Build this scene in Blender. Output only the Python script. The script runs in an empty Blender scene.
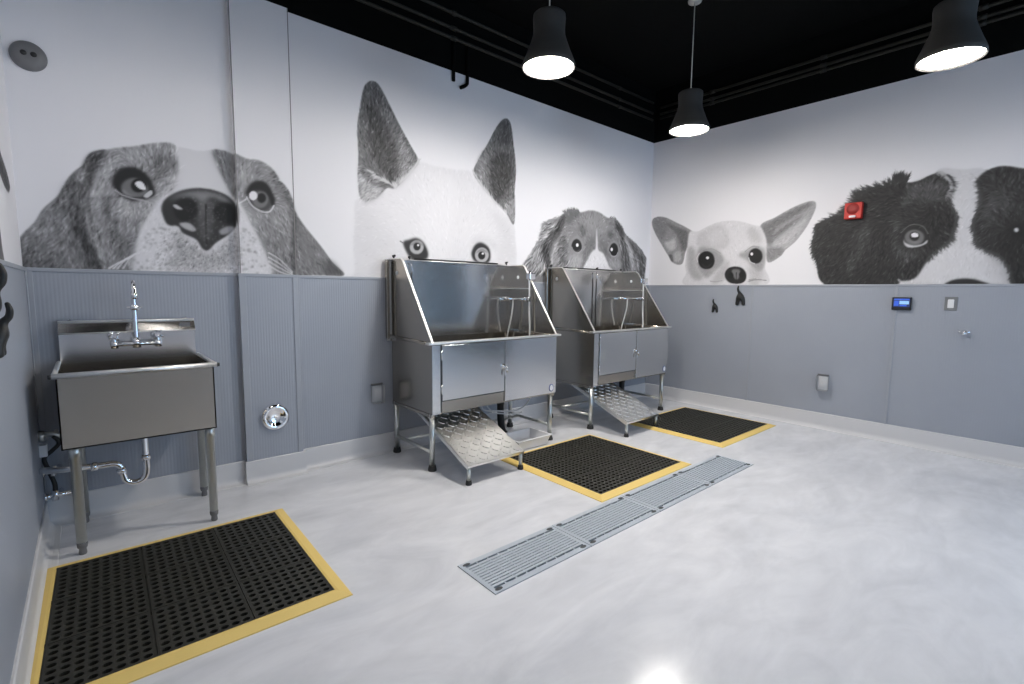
import bpy, bmesh, math, random
import numpy as np
from mathutils import Vector, Matrix
R=math.radians; PI=math.pi
random.seed(7)
sc=bpy.context.scene; COL=sc.collection

# camera: x, y, z, forward, right, up, focal length (px of 1024)
CAM=[-5.2111, -3.4905, 1.26, [0.650089, 0.752959, -0.102166], [0.757576, -0.652664, 0.010407], [0.058844, 0.084164, 0.994713], 491.05]
# ------------------------------------------------------------------ mural painter: paints a greyscale print in wall metres
PPM=170.0
class Canvas:
    def __init__(s,u0,u1,v0,v1,seed):
        s.u0,s.v0=u0,v0; s.W=int((u1-u0)*PPM)+1; s.H=int((v1-v0)*PPM)+1
        s.t=np.ones((s.H,s.W)); s.a=np.zeros((s.H,s.W)); s.rng=np.random.default_rng(seed); s.g=[]
    def px(s,p): return (np.asarray(p,float)-(s.u0,s.v0))*PPM
    @staticmethod
    def spline(p,k=8,closed=True):
        p=np.asarray(p,float); n=len(p); o=[]
        for i in range(n if closed else n-1):
            q=[p[(i+j)%n] if closed else p[min(max(i+j,0),n-1)] for j in(-1,0,1,2)]
            for t in np.arange(k)/k:
                o.append(.5*(2*q[1]+(q[2]-q[0])*t+(2*q[0]-5*q[1]+4*q[2]-q[3])*t*t+(3*q[1]-q[0]-3*q[2]+q[3])*t**3))
        if not closed: o.append(p[-1])
        return np.array(o)
    def blur(s,m,sg):
        if sg<.3: return m
        r=int(3*sg)+1; k=np.exp(-.5*(np.arange(-r,r+1)/sg)**2); k/=k.sum()
        m=np.pad(m,r,mode='edge')
        m=np.apply_along_axis(lambda c:np.convolve(c,k,'valid'),0,m)
        return np.apply_along_axis(lambda c:np.convolve(c,k,'valid'),1,m)
    def mask(s,pts,k=8):
        q=s.px(s.spline(pts,k)); m=np.zeros((s.H,s.W))
        x0,y0=q[:,0],q[:,1]; x1,y1=np.roll(x0,-1),np.roll(y0,-1)
        for sub in(-.25,.25):
            for j in range(max(0,int(y0.min())-1),min(s.H,int(y0.max())+2)):
                y=j+sub; c=(y0<=y)!=(y1<=y)
                if not c.any(): continue
                xs=np.sort(x0[c]+(y-y0[c])*(x1[c]-x0[c])/(y1[c]-y0[c]))
                for a,b in zip(xs[::2],xs[1::2]):
                    m[j]+=.5*np.clip(np.minimum(np.arange(s.W)+.5,b)-np.maximum(np.arange(s.W)-.5,a),0,1)
        return m
    def blob(s,tone,soft,op,pts):
        m=s.blur(s.mask(pts),soft*PPM)*op; s.t=s.t*(1-m)+tone*m; s.a=np.maximum(s.a,m)
    def dirs(s,p):
        g=np.array(s.g); d=((p[:,None,:]-g[None,:,:2])**2).sum(2)+1e-4; w=d**-1.5
        v=(w[:,:,None]*g[None,:,2:]).sum(1); return v/(np.linalg.norm(v,axis=1,keepdims=True)+1e-9)
    def splat(s,pts,w):
        o=np.zeros(s.H*s.W); x,y=pts[:,0],pts[:,1]; i,j=np.floor(x).astype(int),np.floor(y).astype(int); fx,fy=x-i,y-j
        for a in(0,1):
            for b in(0,1):
                ii,jj=i+a,j+b; ok=(ii>=0)&(jj>=0)&(ii<s.W)&(jj<s.H)
                np.add.at(o,jj[ok]*s.W+ii[ok],(w*(fx if a else 1-fx)*(fy if b else 1-fy))[ok])
        return o.reshape(s.H,s.W)
    def strokes(s,st,L,bend=.5,jit=.25):
        n=len(st); d=s.dirs(st); an=s.rng.normal(0,jit,n); c,sn=np.cos(an),np.sin(an)
        d=np.stack([d[:,0]*c-d[:,1]*sn,d[:,0]*sn+d[:,1]*c],1); nm=np.stack([-d[:,1],d[:,0]],1)*s.rng.normal(0,bend,n)[:,None]
        l=L*s.rng.uniform(.5,1.2,n); k=max(3,int(L*PPM*1.3)); t=np.linspace(0,1,k)
        P=st[:,None,:]+(d[:,None,:]*t[None,:,None]+nm[:,None,:]*(t*t)[None,:,None]*.5)*l[:,None,None]
        w=(1-t)**.6*np.minimum(1,t*6+.3); return P,np.broadcast_to(w,(n,k))
    def inside(s,pts,n,margin=0):
        m=s.mask(pts); idx=np.argwhere(m>.5); c=idx[s.rng.integers(0,len(idx),n)]
        return np.stack([c[:,1],c[:,0]],1)/PPM+s.rng.uniform(-.5,.5,(n,2))/PPM+(s.u0,s.v0)
    def fur(s,pts,n,L,amp,bias=0.,jit=.25):
        P,w=s.strokes(s.inside(pts,n),L,jit=jit); a=s.rng.normal(bias,amp,n)
        q=s.px(P.reshape(-1,2)); s.t=np.clip(s.t+s.splat(q,(w*a[:,None]).ravel())*(s.a>.3),.02,1.0)
    def hair(s,pts,n,L,tone,dens=.8,closed=False,inset=.01,jit=.3):
        q=s.spline(pts,12,closed); i=s.rng.integers(0,len(q),n); st=q[i]+s.rng.normal(0,inset*.5,(n,2))
        st=st-s.dirs(st)*inset
        P,w=s.strokes(st,L,jit=jit); c=1-np.exp(-s.splat(s.px(P.reshape(-1,2)),(w*dens).ravel()))
        s.t=s.t*(1-c)+tone*c; s.a=np.maximum(s.a,c)
    def line(s,pts,tone,dens=.8):
        q=s.spline(pts,40,False); c=1-np.exp(-s.splat(s.px(q),np.full(len(q),dens))); s.t=s.t*(1-c)+tone*c; s.a=np.maximum(s.a,c)
    def spots(s,pts,n,r,tone,op):
        c=s.inside(pts,n)
        q=s.px(c); m=np.clip(s.blur(s.splat(q,np.full(n,6*(r*PPM)**2*op)),r*PPM),0,.9); s.t=s.t*(1-m)+tone*m
    def run(s,ops):
        for o in ops:
            k=o[0]
            if k=='g': s.g=o[1]
            else: getattr(s,k)(*o[1:])
        return s
ART = {
 'beagle': ('back', [-5.447, -3.741, 1.351, 2.176], [
  ('blob',0.93,0.004,1,[(-5.454,1.486),(-5.391,1.583),(-5.355,1.653),(-5.297,1.725),(-5.264,1.796),(-5.226,1.857),(-5.189,1.897),(-5.169,1.945),(-5.141,1.975),(-5.104,1.989),(-5.029,2.016),(-4.972,2.033),(-4.912,2.057),(-4.851,2.078),(-4.794,2.086),(-4.791,2.079),(-4.739,2.072),(-4.685,2.07),(-4.64,2.072),(-4.595,2.087),(-4.537,2.096),(-4.48,2.081),(-4.415,2.061),(-4.34,2.061),(-4.277,2.031),(-4.234,1.977),(-4.228,1.95),(-4.183,1.908),(-4.14,1.806),(-4.073,1.698),(-3.959,1.559),(-3.885,1.458),(-3.801,1.365),(-3.935,1.356),(-4.368,1.35),(-4.719,1.353),(-4.909,1.354),(-5.248,1.347),(-5.456,1.345)]),
  ('g',[(-5.363,1.52,-0.45,-0.89),(-5.235,1.565,-0.16,-0.99),(-5.192,1.852,-0.37,-0.93),(-5.154,1.444,0.2,-0.98),(-5.098,1.947,-0.55,-0.83),(-5.115,1.807,-0.24,-0.97),(-4.935,1.999,-0.2,0.98),(-4.836,1.969,0.2,0.98),(-4.882,1.865,0.6,0.8),(-4.993,1.646,-0.24,-0.97),(-5.066,1.697,-0.55,-0.83),(-5.042,1.451,-0.37,-0.93),(-4.961,1.504,-0.71,-0.71),(-4.601,1.424,0.0,-1.0),(-4.768,1.467,-0.45,-0.89),(-4.426,1.485,0.51,-0.86),(-4.517,2.011,-0.37,0.93),(-4.43,1.979,0.16,0.99),(-4.317,1.997,0.89,0.45),(-4.279,1.647,0.37,-0.93),(-4.231,1.496,0.2,-0.98),(-4.048,1.568,0.51,-0.86),(-3.933,1.425,0.51,-0.86),(-4.688,1.995,0.0,1.0)]),
  ('blob',0.5,0.004,1,[(-5.454,1.486),(-5.391,1.583),(-5.355,1.653),(-5.297,1.725),(-5.264,1.796),(-5.226,1.857),(-5.189,1.897),(-5.169,1.945),(-5.141,1.975),(-5.086,1.992),(-5.097,1.924),(-5.129,1.873),(-5.153,1.79),(-5.164,1.697),(-5.154,1.595),(-5.124,1.493),(-5.096,1.4),(-5.09,1.347),(-5.291,1.34),(-5.457,1.34)]),
  ('blob',0.62,0.006,1,[(-5.086,1.989),(-5.029,2.016),(-4.972,2.033),(-4.912,2.057),(-4.851,2.078),(-4.789,2.087),(-4.78,2.079),(-4.772,2.005),(-4.769,1.931),(-4.797,1.853),(-4.803,1.809),(-4.856,1.771),(-4.912,1.679),(-4.956,1.59),(-4.986,1.491),(-5.007,1.35),(-5.09,1.347),(-5.124,1.493),(-5.154,1.595),(-5.164,1.697),(-5.153,1.79),(-5.129,1.873),(-5.097,1.924)]),
  ('blob',0.6,0.006,1,[(-4.589,2.082),(-4.537,2.096),(-4.48,2.081),(-4.415,2.061),(-4.34,2.061),(-4.277,2.031),(-4.234,1.977),(-4.228,1.95),(-4.183,1.908),(-4.143,1.806),(-4.15,1.59),(-4.162,1.357),(-4.305,1.355),(-4.313,1.436),(-4.354,1.544),(-4.4,1.65),(-4.44,1.74),(-4.485,1.814),(-4.533,1.904),(-4.567,1.99)]),
  ('blob',0.52,0.004,1,[(-4.228,1.95),(-4.178,1.909),(-4.137,1.807),(-4.073,1.698),(-3.959,1.559),(-3.885,1.458),(-3.801,1.365),(-3.995,1.358),(-4.169,1.357),(-4.161,1.589),(-4.174,1.727),(-4.192,1.837)]),
  ('blob',0.27,0.012,0.85,[(-5.169,1.945),(-5.136,1.973),(-5.086,1.989),(-5.101,1.923),(-5.134,1.867),(-5.159,1.789),(-5.182,1.797),(-5.174,1.866),(-5.195,1.879)]),
  ('blob',0.36,0.025,0.75,[(-5.264,1.785),(-5.211,1.815),(-5.19,1.74),(-5.214,1.623),(-5.177,1.512),(-5.138,1.398),(-5.123,1.346),(-5.178,1.344),(-5.224,1.463),(-5.26,1.585),(-5.287,1.682)]),
  ('blob',0.38,0.03,0.7,[(-5.45,1.427),(-5.392,1.452),(-5.33,1.389),(-5.308,1.34),(-5.454,1.34)]),
  ('blob',0.62,0.025,0.6,[(-5.393,1.562),(-5.317,1.613),(-5.289,1.526),(-5.328,1.434),(-5.398,1.474)]),
  ('blob',0.66,0.008,0.8,[(-5.191,1.649),(-5.167,1.605),(-5.153,1.537),(-5.117,1.447),(-5.095,1.353),(-5.136,1.351),(-5.163,1.444),(-5.192,1.546)]),
  ('blob',0.22,0.008,0.8,[(-5.227,1.701),(-5.207,1.602),(-5.191,1.534),(-5.163,1.444),(-5.15,1.351),(-5.177,1.35),(-5.206,1.464),(-5.234,1.576)]),
  ('blob',0.8,0.018,0.75,[(-5.087,1.971),(-5.061,1.953),(-5.094,1.844),(-5.118,1.749),(-5.141,1.746),(-5.141,1.814),(-5.12,1.875)]),
  ('blob',0.74,0.02,0.6,[(-5.059,1.976),(-4.972,2.022),(-4.895,1.995),(-4.937,1.951),(-5.015,1.938)]),
  ('blob',0.45,0.02,0.7,[(-4.897,1.97),(-4.813,2.022),(-4.785,1.953),(-4.841,1.871),(-4.891,1.887)]),
  ('blob',0.84,0.015,0.75,[(-4.909,1.74),(-4.856,1.771),(-4.842,1.859),(-4.797,1.914),(-4.768,1.87),(-4.803,1.803),(-4.858,1.746),(-4.902,1.68)]),
  ('blob',0.32,0.012,0.8,[(-5.109,1.739),(-5.076,1.754),(-5.094,1.694),(-5.078,1.638),(-5.032,1.619),(-5.08,1.602),(-5.11,1.646)]),
  ('blob',0.8,0.02,0.6,[(-5.073,1.732),(-5.008,1.716),(-4.95,1.711),(-4.993,1.646),(-5.058,1.663)]),
  ('blob',0.4,0.025,0.7,[(-5.119,1.575),(-5.036,1.559),(-4.999,1.526),(-5.009,1.429),(-5.018,1.356),(-5.076,1.354),(-5.106,1.471)]),
  ('fur',[(-5.454,1.486),(-5.391,1.583),(-5.355,1.653),(-5.297,1.725),(-5.264,1.796),(-5.226,1.857),(-5.189,1.897),(-5.169,1.945),(-5.141,1.975),(-5.086,1.992),(-5.097,1.924),(-5.129,1.873),(-5.153,1.79),(-5.164,1.697),(-5.154,1.595),(-5.124,1.493),(-5.096,1.4),(-5.09,1.347),(-5.291,1.34),(-5.457,1.34)],2600,0.055,0.04),
  ('fur',[(-5.086,1.989),(-5.029,2.016),(-4.972,2.033),(-4.912,2.057),(-4.851,2.078),(-4.789,2.087),(-4.78,2.079),(-4.772,2.005),(-4.769,1.931),(-4.797,1.853),(-4.803,1.809),(-4.856,1.771),(-4.912,1.679),(-4.956,1.59),(-4.986,1.491),(-5.007,1.35),(-5.09,1.347),(-5.124,1.493),(-5.154,1.595),(-5.164,1.697),(-5.153,1.79),(-5.129,1.873),(-5.097,1.924)],2600,0.055,0.045),
  ('blob',0.1,0.007,1,[(-5.072,1.825),(-5.058,1.873),(-5.026,1.907),(-4.987,1.922),(-4.939,1.91),(-4.902,1.868),(-4.884,1.798),(-4.897,1.772),(-4.948,1.75),(-4.987,1.74),(-5.03,1.755),(-5.062,1.791)]),
  ('blob',0.47,0.005,1,[(-5.036,1.806),(-5.015,1.845),(-4.976,1.865),(-4.933,1.851),(-4.913,1.812),(-4.932,1.773),(-4.977,1.758),(-5.019,1.768)]),
  ('blob',0.1,0.004,0.9,[(-4.927,1.828),(-4.932,1.809),(-4.945,1.794),(-4.961,1.788),(-4.976,1.79),(-4.987,1.802),(-4.99,1.819),(-4.985,1.837),(-4.973,1.852),(-4.957,1.859),(-4.941,1.857),(-4.93,1.846)]),
  ('blob',0.72,0.006,0.7,[(-5.027,1.796),(-5.005,1.773),(-4.971,1.768),(-5.005,1.764),(-5.031,1.778)]),
  ('blob',0.05,0.003,1,[(-4.922,1.832),(-4.927,1.814),(-4.94,1.799),(-4.957,1.792),(-4.974,1.794),(-4.985,1.805),(-4.989,1.823),(-4.983,1.841),(-4.971,1.856),(-4.954,1.863),(-4.937,1.861),(-4.925,1.85)]),
  ('blob',1.0,0.002,1,[(-4.972,1.839),(-4.95,1.852),(-4.932,1.836),(-4.927,1.808),(-4.95,1.807),(-4.968,1.822)]),
  ('blob',0.85,0.002,1,[(-4.937,1.773),(-4.905,1.807),(-4.896,1.79),(-4.922,1.763)]),
  ('line',[(-5.062,1.789),(-5.034,1.766),(-4.987,1.752),(-4.938,1.746),(-4.899,1.735)],0.75,0.5),
  ('blob',0.76,0.02,0.6,[(-4.465,2.026),(-4.379,2.021),(-4.42,1.928),(-4.459,1.87),(-4.48,1.932)]),
  ('blob',0.47,0.02,0.7,[(-4.584,2.076),(-4.513,2.09),(-4.489,2.022),(-4.497,1.923),(-4.542,1.968)]),
  ('blob',0.42,0.02,0.7,[(-4.264,2.033),(-4.228,1.957),(-4.183,1.894),(-4.147,1.806),(-4.219,1.834),(-4.255,1.926)]),
  ('blob',0.66,0.015,0.6,[(-4.246,1.817),(-4.208,1.766),(-4.238,1.679),(-4.276,1.73)]),
  ('blob',0.46,0.03,0.6,[(-4.358,1.599),(-4.255,1.579),(-4.16,1.618),(-4.164,1.372),(-4.289,1.367),(-4.324,1.491)]),
  ('blob',0.7,0.014,0.6,[(-4.474,1.789),(-4.439,1.773),(-4.379,1.706),(-4.358,1.613),(-4.406,1.663),(-4.452,1.738)]),
  ('fur',[(-4.589,2.082),(-4.537,2.096),(-4.48,2.081),(-4.415,2.061),(-4.34,2.061),(-4.277,2.031),(-4.234,1.977),(-4.228,1.95),(-4.183,1.908),(-4.143,1.806),(-4.15,1.59),(-4.162,1.357),(-4.305,1.355),(-4.313,1.436),(-4.354,1.544),(-4.4,1.65),(-4.44,1.74),(-4.485,1.814),(-4.533,1.904),(-4.567,1.99)],2000,0.055,0.045),
  ('fur',[(-4.228,1.95),(-4.178,1.909),(-4.137,1.807),(-4.073,1.698),(-3.959,1.559),(-3.885,1.458),(-3.801,1.365),(-3.995,1.358),(-4.169,1.357),(-4.161,1.589),(-4.174,1.727),(-4.192,1.837)],1100,0.055,0.04),
  ('blob',0.1,0.007,1,[(-4.428,1.847),(-4.403,1.904),(-4.358,1.935),(-4.313,1.931),(-4.28,1.888),(-4.259,1.822),(-4.28,1.785),(-4.305,1.823),(-4.348,1.858),(-4.399,1.838)]),
  ('blob',0.3,0.007,1,[(-4.424,1.835),(-4.385,1.873),(-4.322,1.875),(-4.288,1.825),(-4.289,1.777),(-4.327,1.75),(-4.377,1.767),(-4.411,1.796)]),
  ('blob',0.48,0.004,1,[(-4.299,1.827),(-4.307,1.8),(-4.324,1.779),(-4.348,1.769),(-4.37,1.773),(-4.386,1.79),(-4.391,1.815),(-4.384,1.841),(-4.367,1.862),(-4.344,1.872),(-4.321,1.869),(-4.305,1.852)]),
  ('blob',0.1,0.004,1,[(-4.313,1.836),(-4.317,1.82),(-4.327,1.808),(-4.34,1.802),(-4.353,1.805),(-4.362,1.815),(-4.364,1.829),(-4.36,1.844),(-4.351,1.857),(-4.338,1.862),(-4.325,1.86),(-4.316,1.85)]),
  ('blob',1.0,0.002,1,[(-4.363,1.843),(-4.366,1.828),(-4.376,1.817),(-4.388,1.811),(-4.399,1.814),(-4.408,1.823),(-4.41,1.837),(-4.407,1.851),(-4.397,1.863),(-4.385,1.868),(-4.374,1.866),(-4.365,1.857)]),
  ('line',[(-4.424,1.828),(-4.395,1.778),(-4.34,1.748),(-4.294,1.753),(-4.267,1.794)],0.9,0.7),
  ('line',[(-4.462,1.787),(-4.425,1.815)],0.9,0.6),
  ('blob',0.27,0.02,0.7,[(-3.931,1.471),(-3.87,1.458),(-3.809,1.368),(-3.934,1.364)]),
  ('blob',0.3,0.012,0.7,[(-4.153,1.812),(-4.12,1.766),(-4.126,1.592),(-4.148,1.365),(-4.166,1.364)]),
  ('blob',0.5,0.02,0.5,[(-4.102,1.681),(-4.018,1.57),(-3.992,1.452),(-4.079,1.507)]),
  ('blob',0.94,0.012,0.9,[(-4.803,1.809),(-4.856,1.771),(-4.912,1.679),(-4.956,1.59),(-4.986,1.491),(-5.007,1.35),(-4.827,1.35),(-4.604,1.35),(-4.305,1.352),(-4.313,1.436),(-4.354,1.544),(-4.4,1.65),(-4.44,1.74),(-4.485,1.814),(-4.582,1.845),(-4.695,1.84),(-4.805,1.803)]),
  ('blob',0.62,0.025,0.55,[(-4.793,1.604),(-4.711,1.522),(-4.645,1.474),(-4.561,1.532),(-4.494,1.601),(-4.502,1.427),(-4.662,1.362),(-4.825,1.388)]),
  ('fur',[(-4.836,1.601),(-4.71,1.535),(-4.645,1.474),(-4.536,1.561),(-4.482,1.602),(-4.499,1.353),(-4.827,1.35),(-4.908,1.409)],2200,0.018,0.11,-0.05),
  ('fur',[(-4.803,1.809),(-4.856,1.771),(-4.912,1.679),(-4.956,1.59),(-4.986,1.491),(-5.007,1.35),(-4.827,1.35),(-4.604,1.35),(-4.305,1.352),(-4.313,1.436),(-4.354,1.544),(-4.4,1.65),(-4.44,1.74),(-4.485,1.814),(-4.582,1.845),(-4.695,1.84),(-4.805,1.803)],1800,0.02,0.05),
  ('spots',[(-4.981,1.503),(-4.854,1.624),(-4.783,1.567),(-4.793,1.364),(-4.999,1.356)],45,0.005,0.5,0.45),
  ('spots',[(-4.456,1.645),(-4.361,1.516),(-4.315,1.366),(-4.48,1.36)],30,0.005,0.5,0.45),
  ('blob',0.19,0.004,1,[(-4.859,1.719),(-4.835,1.771),(-4.772,1.819),(-4.695,1.848),(-4.616,1.854),(-4.536,1.835),(-4.488,1.797),(-4.472,1.749),(-4.477,1.663),(-4.499,1.625),(-4.535,1.585),(-4.596,1.537),(-4.639,1.49),(-4.669,1.499),(-4.698,1.549),(-4.762,1.582),(-4.784,1.618),(-4.833,1.623),(-4.853,1.667)]),
  ('blob',0.64,0.012,0.8,[(-4.822,1.763),(-4.773,1.804),(-4.696,1.832),(-4.617,1.838),(-4.537,1.819),(-4.499,1.786),(-4.538,1.786),(-4.619,1.802),(-4.658,1.681),(-4.676,1.782),(-4.752,1.791)]),
  ('blob',0.36,0.01,0.7,[(-4.688,1.767),(-4.585,1.78),(-4.602,1.661),(-4.63,1.554),(-4.664,1.551),(-4.688,1.652)]),
  ('line',[(-4.638,1.761),(-4.643,1.657),(-4.645,1.527)],0.1,0.9),
  ('blob',0.03,0.007,1,[(-4.798,1.729),(-4.764,1.773),(-4.709,1.777),(-4.683,1.742),(-4.697,1.683),(-4.748,1.653),(-4.79,1.674)]),
  ('blob',0.03,0.007,1,[(-4.599,1.733),(-4.562,1.776),(-4.509,1.776),(-4.489,1.734),(-4.489,1.681),(-4.532,1.661),(-4.584,1.682)]),
  ('blob',0.9,0.003,0.9,[(-4.803,1.735),(-4.787,1.743),(-4.756,1.719),(-4.783,1.716)]),
  ('blob',0.8,0.004,0.9,[(-4.776,1.638),(-4.727,1.642),(-4.695,1.607),(-4.718,1.596),(-4.761,1.614)]),
  ('blob',0.7,0.005,0.9,[(-4.575,1.611),(-4.533,1.641),(-4.493,1.641),(-4.51,1.61),(-4.559,1.588)]),
  ('spots',[(-4.752,1.797),(-4.548,1.824),(-4.559,1.586),(-4.677,1.524)],160,0.003,0.6,0.35),
  ('line',[(-5.094,1.362),(-5.054,1.402),(-5.004,1.435)],0.95,0.6),
  ('line',[(-5.075,1.363),(-5.034,1.418),(-4.984,1.451)],0.95,0.6),
  ('line',[(-5.051,1.364),(-5.009,1.435),(-4.958,1.468)],0.95,0.6),
  ('line',[(-5.113,1.362),(-5.074,1.392),(-5.024,1.424)],0.95,0.6),
  ('line',[(-4.311,1.492),(-4.246,1.453),(-4.168,1.373)],0.95,0.6),
  ('line',[(-4.312,1.464),(-4.247,1.425),(-4.169,1.364)],0.95,0.6),
  ('line',[(-4.313,1.439),(-4.248,1.399),(-4.169,1.356)],0.95,0.6),
  ('line',[(-4.313,1.413),(-4.249,1.374),(-4.169,1.348)],0.95,0.6),
 ]),
 'shepherd': ('back', [-3.788, -2.094, 1.351, 2.864], [
  ('g',[(-3.561,2.636,0.0,1.0),(-3.612,2.319,-0.24,0.97),(-3.451,2.351,0.53,0.85),(-3.356,2.263,0.71,0.71),(-3.641,2.006,-0.71,-0.71),(-3.483,1.857,-0.99,0.14),(-3.103,1.969,-0.35,0.94),(-3.605,1.589,-0.95,-0.32),(-3.289,1.7,-0.89,0.45),(-2.394,2.603,0.24,0.97),(-2.471,2.35,-0.71,0.71),(-2.227,2.267,0.32,0.95),(-2.363,2.084,-0.71,0.71),(-2.84,2.08,0.0,1.0),(-2.468,1.889,0.85,0.53),(-2.248,1.721,1.0,-0.09),(-2.33,1.548,0.98,-0.18),(-3.046,1.775,-0.27,0.96)]),
  ('blob',0.945,0.012,1,[(-3.683,1.938),(-3.713,1.748),(-3.728,1.581),(-3.721,1.405),(-3.701,1.339),(-3.179,1.357),(-2.244,1.381),(-2.154,1.556),(-2.168,1.727),(-2.199,1.884),(-2.416,2.047),(-2.653,2.261),(-2.84,2.26),(-3.043,2.254),(-3.101,2.264),(-3.232,2.241),(-3.408,2.039)]),
  ('blob',0.965,0.03,0.8,[(-3.129,2.203),(-2.84,2.175),(-2.887,1.789),(-2.958,1.497),(-3.091,1.585),(-3.174,1.854)]),
  ('blob',0.9,0.04,0.7,[(-3.689,1.855),(-3.485,1.771),(-3.366,1.605),(-3.561,1.484),(-3.717,1.581)]),
  ('blob',0.89,0.03,0.7,[(-2.468,1.97),(-2.221,1.85),(-2.189,1.555),(-2.384,1.545),(-2.359,1.755)]),
  ('blob',0.88,0.02,0.7,[(-2.671,1.69),(-2.571,1.738),(-2.386,1.691),(-2.412,1.627),(-2.57,1.677),(-2.684,1.61)]),
  ('fur',[(-3.683,1.938),(-3.713,1.748),(-3.728,1.581),(-3.721,1.405),(-3.701,1.339),(-3.179,1.357),(-2.244,1.381),(-2.154,1.556),(-2.168,1.727),(-2.199,1.884),(-2.416,2.047),(-2.653,2.261),(-2.84,2.26),(-3.043,2.254),(-3.101,2.264),(-3.232,2.241),(-3.408,2.039)],2200,0.05,0.018),
  ('blob',0.45,0.004,1,[(-3.57,2.761),(-3.622,2.705),(-3.655,2.573),(-3.681,2.407),(-3.676,2.226),(-3.684,2.061),(-3.661,1.92),(-3.552,1.934),(-3.457,2.021),(-3.384,2.038),(-3.258,2.171),(-3.185,2.267),(-3.255,2.379),(-3.341,2.501),(-3.434,2.648),(-3.509,2.752)]),
  ('blob',0.43,0.004,1,[(-2.316,2.784),(-2.248,2.77),(-2.21,2.62),(-2.172,2.38),(-2.186,2.148),(-2.177,1.96),(-2.199,1.874),(-2.279,1.96),(-2.421,2.056),(-2.552,2.159),(-2.653,2.265),(-2.599,2.387),(-2.498,2.542),(-2.401,2.7)]),
  ('blob',0.62,0.02,0.7,[(-3.354,2.413),(-3.219,2.265),(-3.322,2.095),(-3.384,2.064),(-3.344,2.243)]),
  ('blob',0.25,0.02,0.85,[(-3.595,2.628),(-3.528,2.583),(-3.426,2.419),(-3.369,2.261),(-3.396,2.051),(-3.502,2.131),(-3.579,2.285),(-3.609,2.463)]),
  ('blob',0.36,0.02,0.6,[(-3.582,2.732),(-3.514,2.74),(-3.47,2.639),(-3.562,2.596),(-3.617,2.643)]),
  ('blob',0.78,0.015,0.9,[(-3.681,2.184),(-3.65,2.108),(-3.573,2.036),(-3.481,2.007),(-3.575,1.91),(-3.665,1.92)]),
  ('blob',0.5,0.008,0.8,[(-3.673,2.175),(-3.617,2.113),(-3.561,2.049),(-3.64,2.068)]),
  ('fur',[(-3.57,2.761),(-3.622,2.705),(-3.655,2.573),(-3.681,2.407),(-3.676,2.226),(-3.684,2.061),(-3.661,1.92),(-3.552,1.934),(-3.457,2.021),(-3.384,2.038),(-3.258,2.171),(-3.185,2.267),(-3.255,2.379),(-3.341,2.501),(-3.434,2.648),(-3.509,2.752)],3000,0.05,0.055),
  ('hair',[(-3.384,2.038),(-3.456,2.075),(-3.526,2.085),(-3.594,2.127)],120,0.05,0.85,0.5),
  ('hair',[(-3.185,2.267),(-3.258,2.166),(-3.384,2.038)],220,0.045,0.86,0.6,False,0.0),
  ('blob',0.6,0.02,0.7,[(-2.624,2.363),(-2.498,2.503),(-2.522,2.302),(-2.469,2.131),(-2.568,2.186)]),
  ('blob',0.22,0.02,0.85,[(-2.393,2.483),(-2.258,2.468),(-2.221,2.268),(-2.336,2.108),(-2.416,2.067),(-2.47,2.231),(-2.458,2.372)]),
  ('blob',0.3,0.02,0.7,[(-2.343,2.753),(-2.261,2.751),(-2.226,2.596),(-2.394,2.563)]),
  ('blob',0.68,0.01,0.8,[(-2.308,2.07),(-2.186,2.128),(-2.183,1.96),(-2.199,1.895),(-2.274,1.971)]),
  ('blob',0.35,0.008,0.8,[(-2.349,2.055),(-2.253,2.108),(-2.183,2.145),(-2.197,2.105),(-2.28,2.064)]),
  ('fur',[(-2.316,2.784),(-2.248,2.77),(-2.21,2.62),(-2.172,2.38),(-2.186,2.148),(-2.177,1.96),(-2.199,1.874),(-2.279,1.96),(-2.421,2.056),(-2.552,2.159),(-2.653,2.265),(-2.599,2.387),(-2.498,2.542),(-2.401,2.7)],2400,0.05,0.055),
  ('hair',[(-2.653,2.265),(-2.552,2.159),(-2.421,2.056),(-2.279,1.96)],240,0.045,0.87,0.6,False,0.0),
  ('blob',0.16,0.008,1,[(-3.326,1.626),(-3.269,1.657),(-3.207,1.673),(-3.146,1.643),(-3.106,1.572),(-3.118,1.517),(-3.209,1.501),(-3.271,1.521)]),
  ('blob',0.72,0.004,1,[(-3.144,1.606),(-3.153,1.578),(-3.176,1.556),(-3.208,1.547),(-3.239,1.553),(-3.262,1.571),(-3.27,1.598),(-3.261,1.626),(-3.238,1.647),(-3.207,1.657),(-3.175,1.652),(-3.152,1.634)]),
  ('blob',0.45,0.004,0.6,[(-3.265,1.612),(-3.207,1.653),(-3.149,1.62),(-3.207,1.625)]),
  ('blob',0.05,0.003,1,[(-3.173,1.609),(-3.178,1.594),(-3.189,1.582),(-3.205,1.577),(-3.221,1.58),(-3.232,1.59),(-3.236,1.605),(-3.232,1.62),(-3.22,1.632),(-3.205,1.637),(-3.189,1.634),(-3.177,1.624)]),
  ('blob',0.95,0.002,1,[(-3.184,1.62),(-3.185,1.615),(-3.189,1.612),(-3.194,1.61),(-3.2,1.611),(-3.203,1.614),(-3.205,1.618),(-3.203,1.623),(-3.199,1.627),(-3.194,1.628),(-3.189,1.627),(-3.185,1.624)]),
  ('blob',0.14,0.008,1,[(-2.671,1.591),(-2.626,1.664),(-2.557,1.682),(-2.479,1.639),(-2.465,1.551),(-2.504,1.508),(-2.595,1.51),(-2.651,1.532)]),
  ('blob',0.74,0.004,1,[(-2.481,1.581),(-2.492,1.548),(-2.52,1.522),(-2.559,1.512),(-2.598,1.519),(-2.626,1.541),(-2.636,1.573),(-2.626,1.605),(-2.598,1.631),(-2.56,1.642),(-2.521,1.636),(-2.492,1.613)]),
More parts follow.
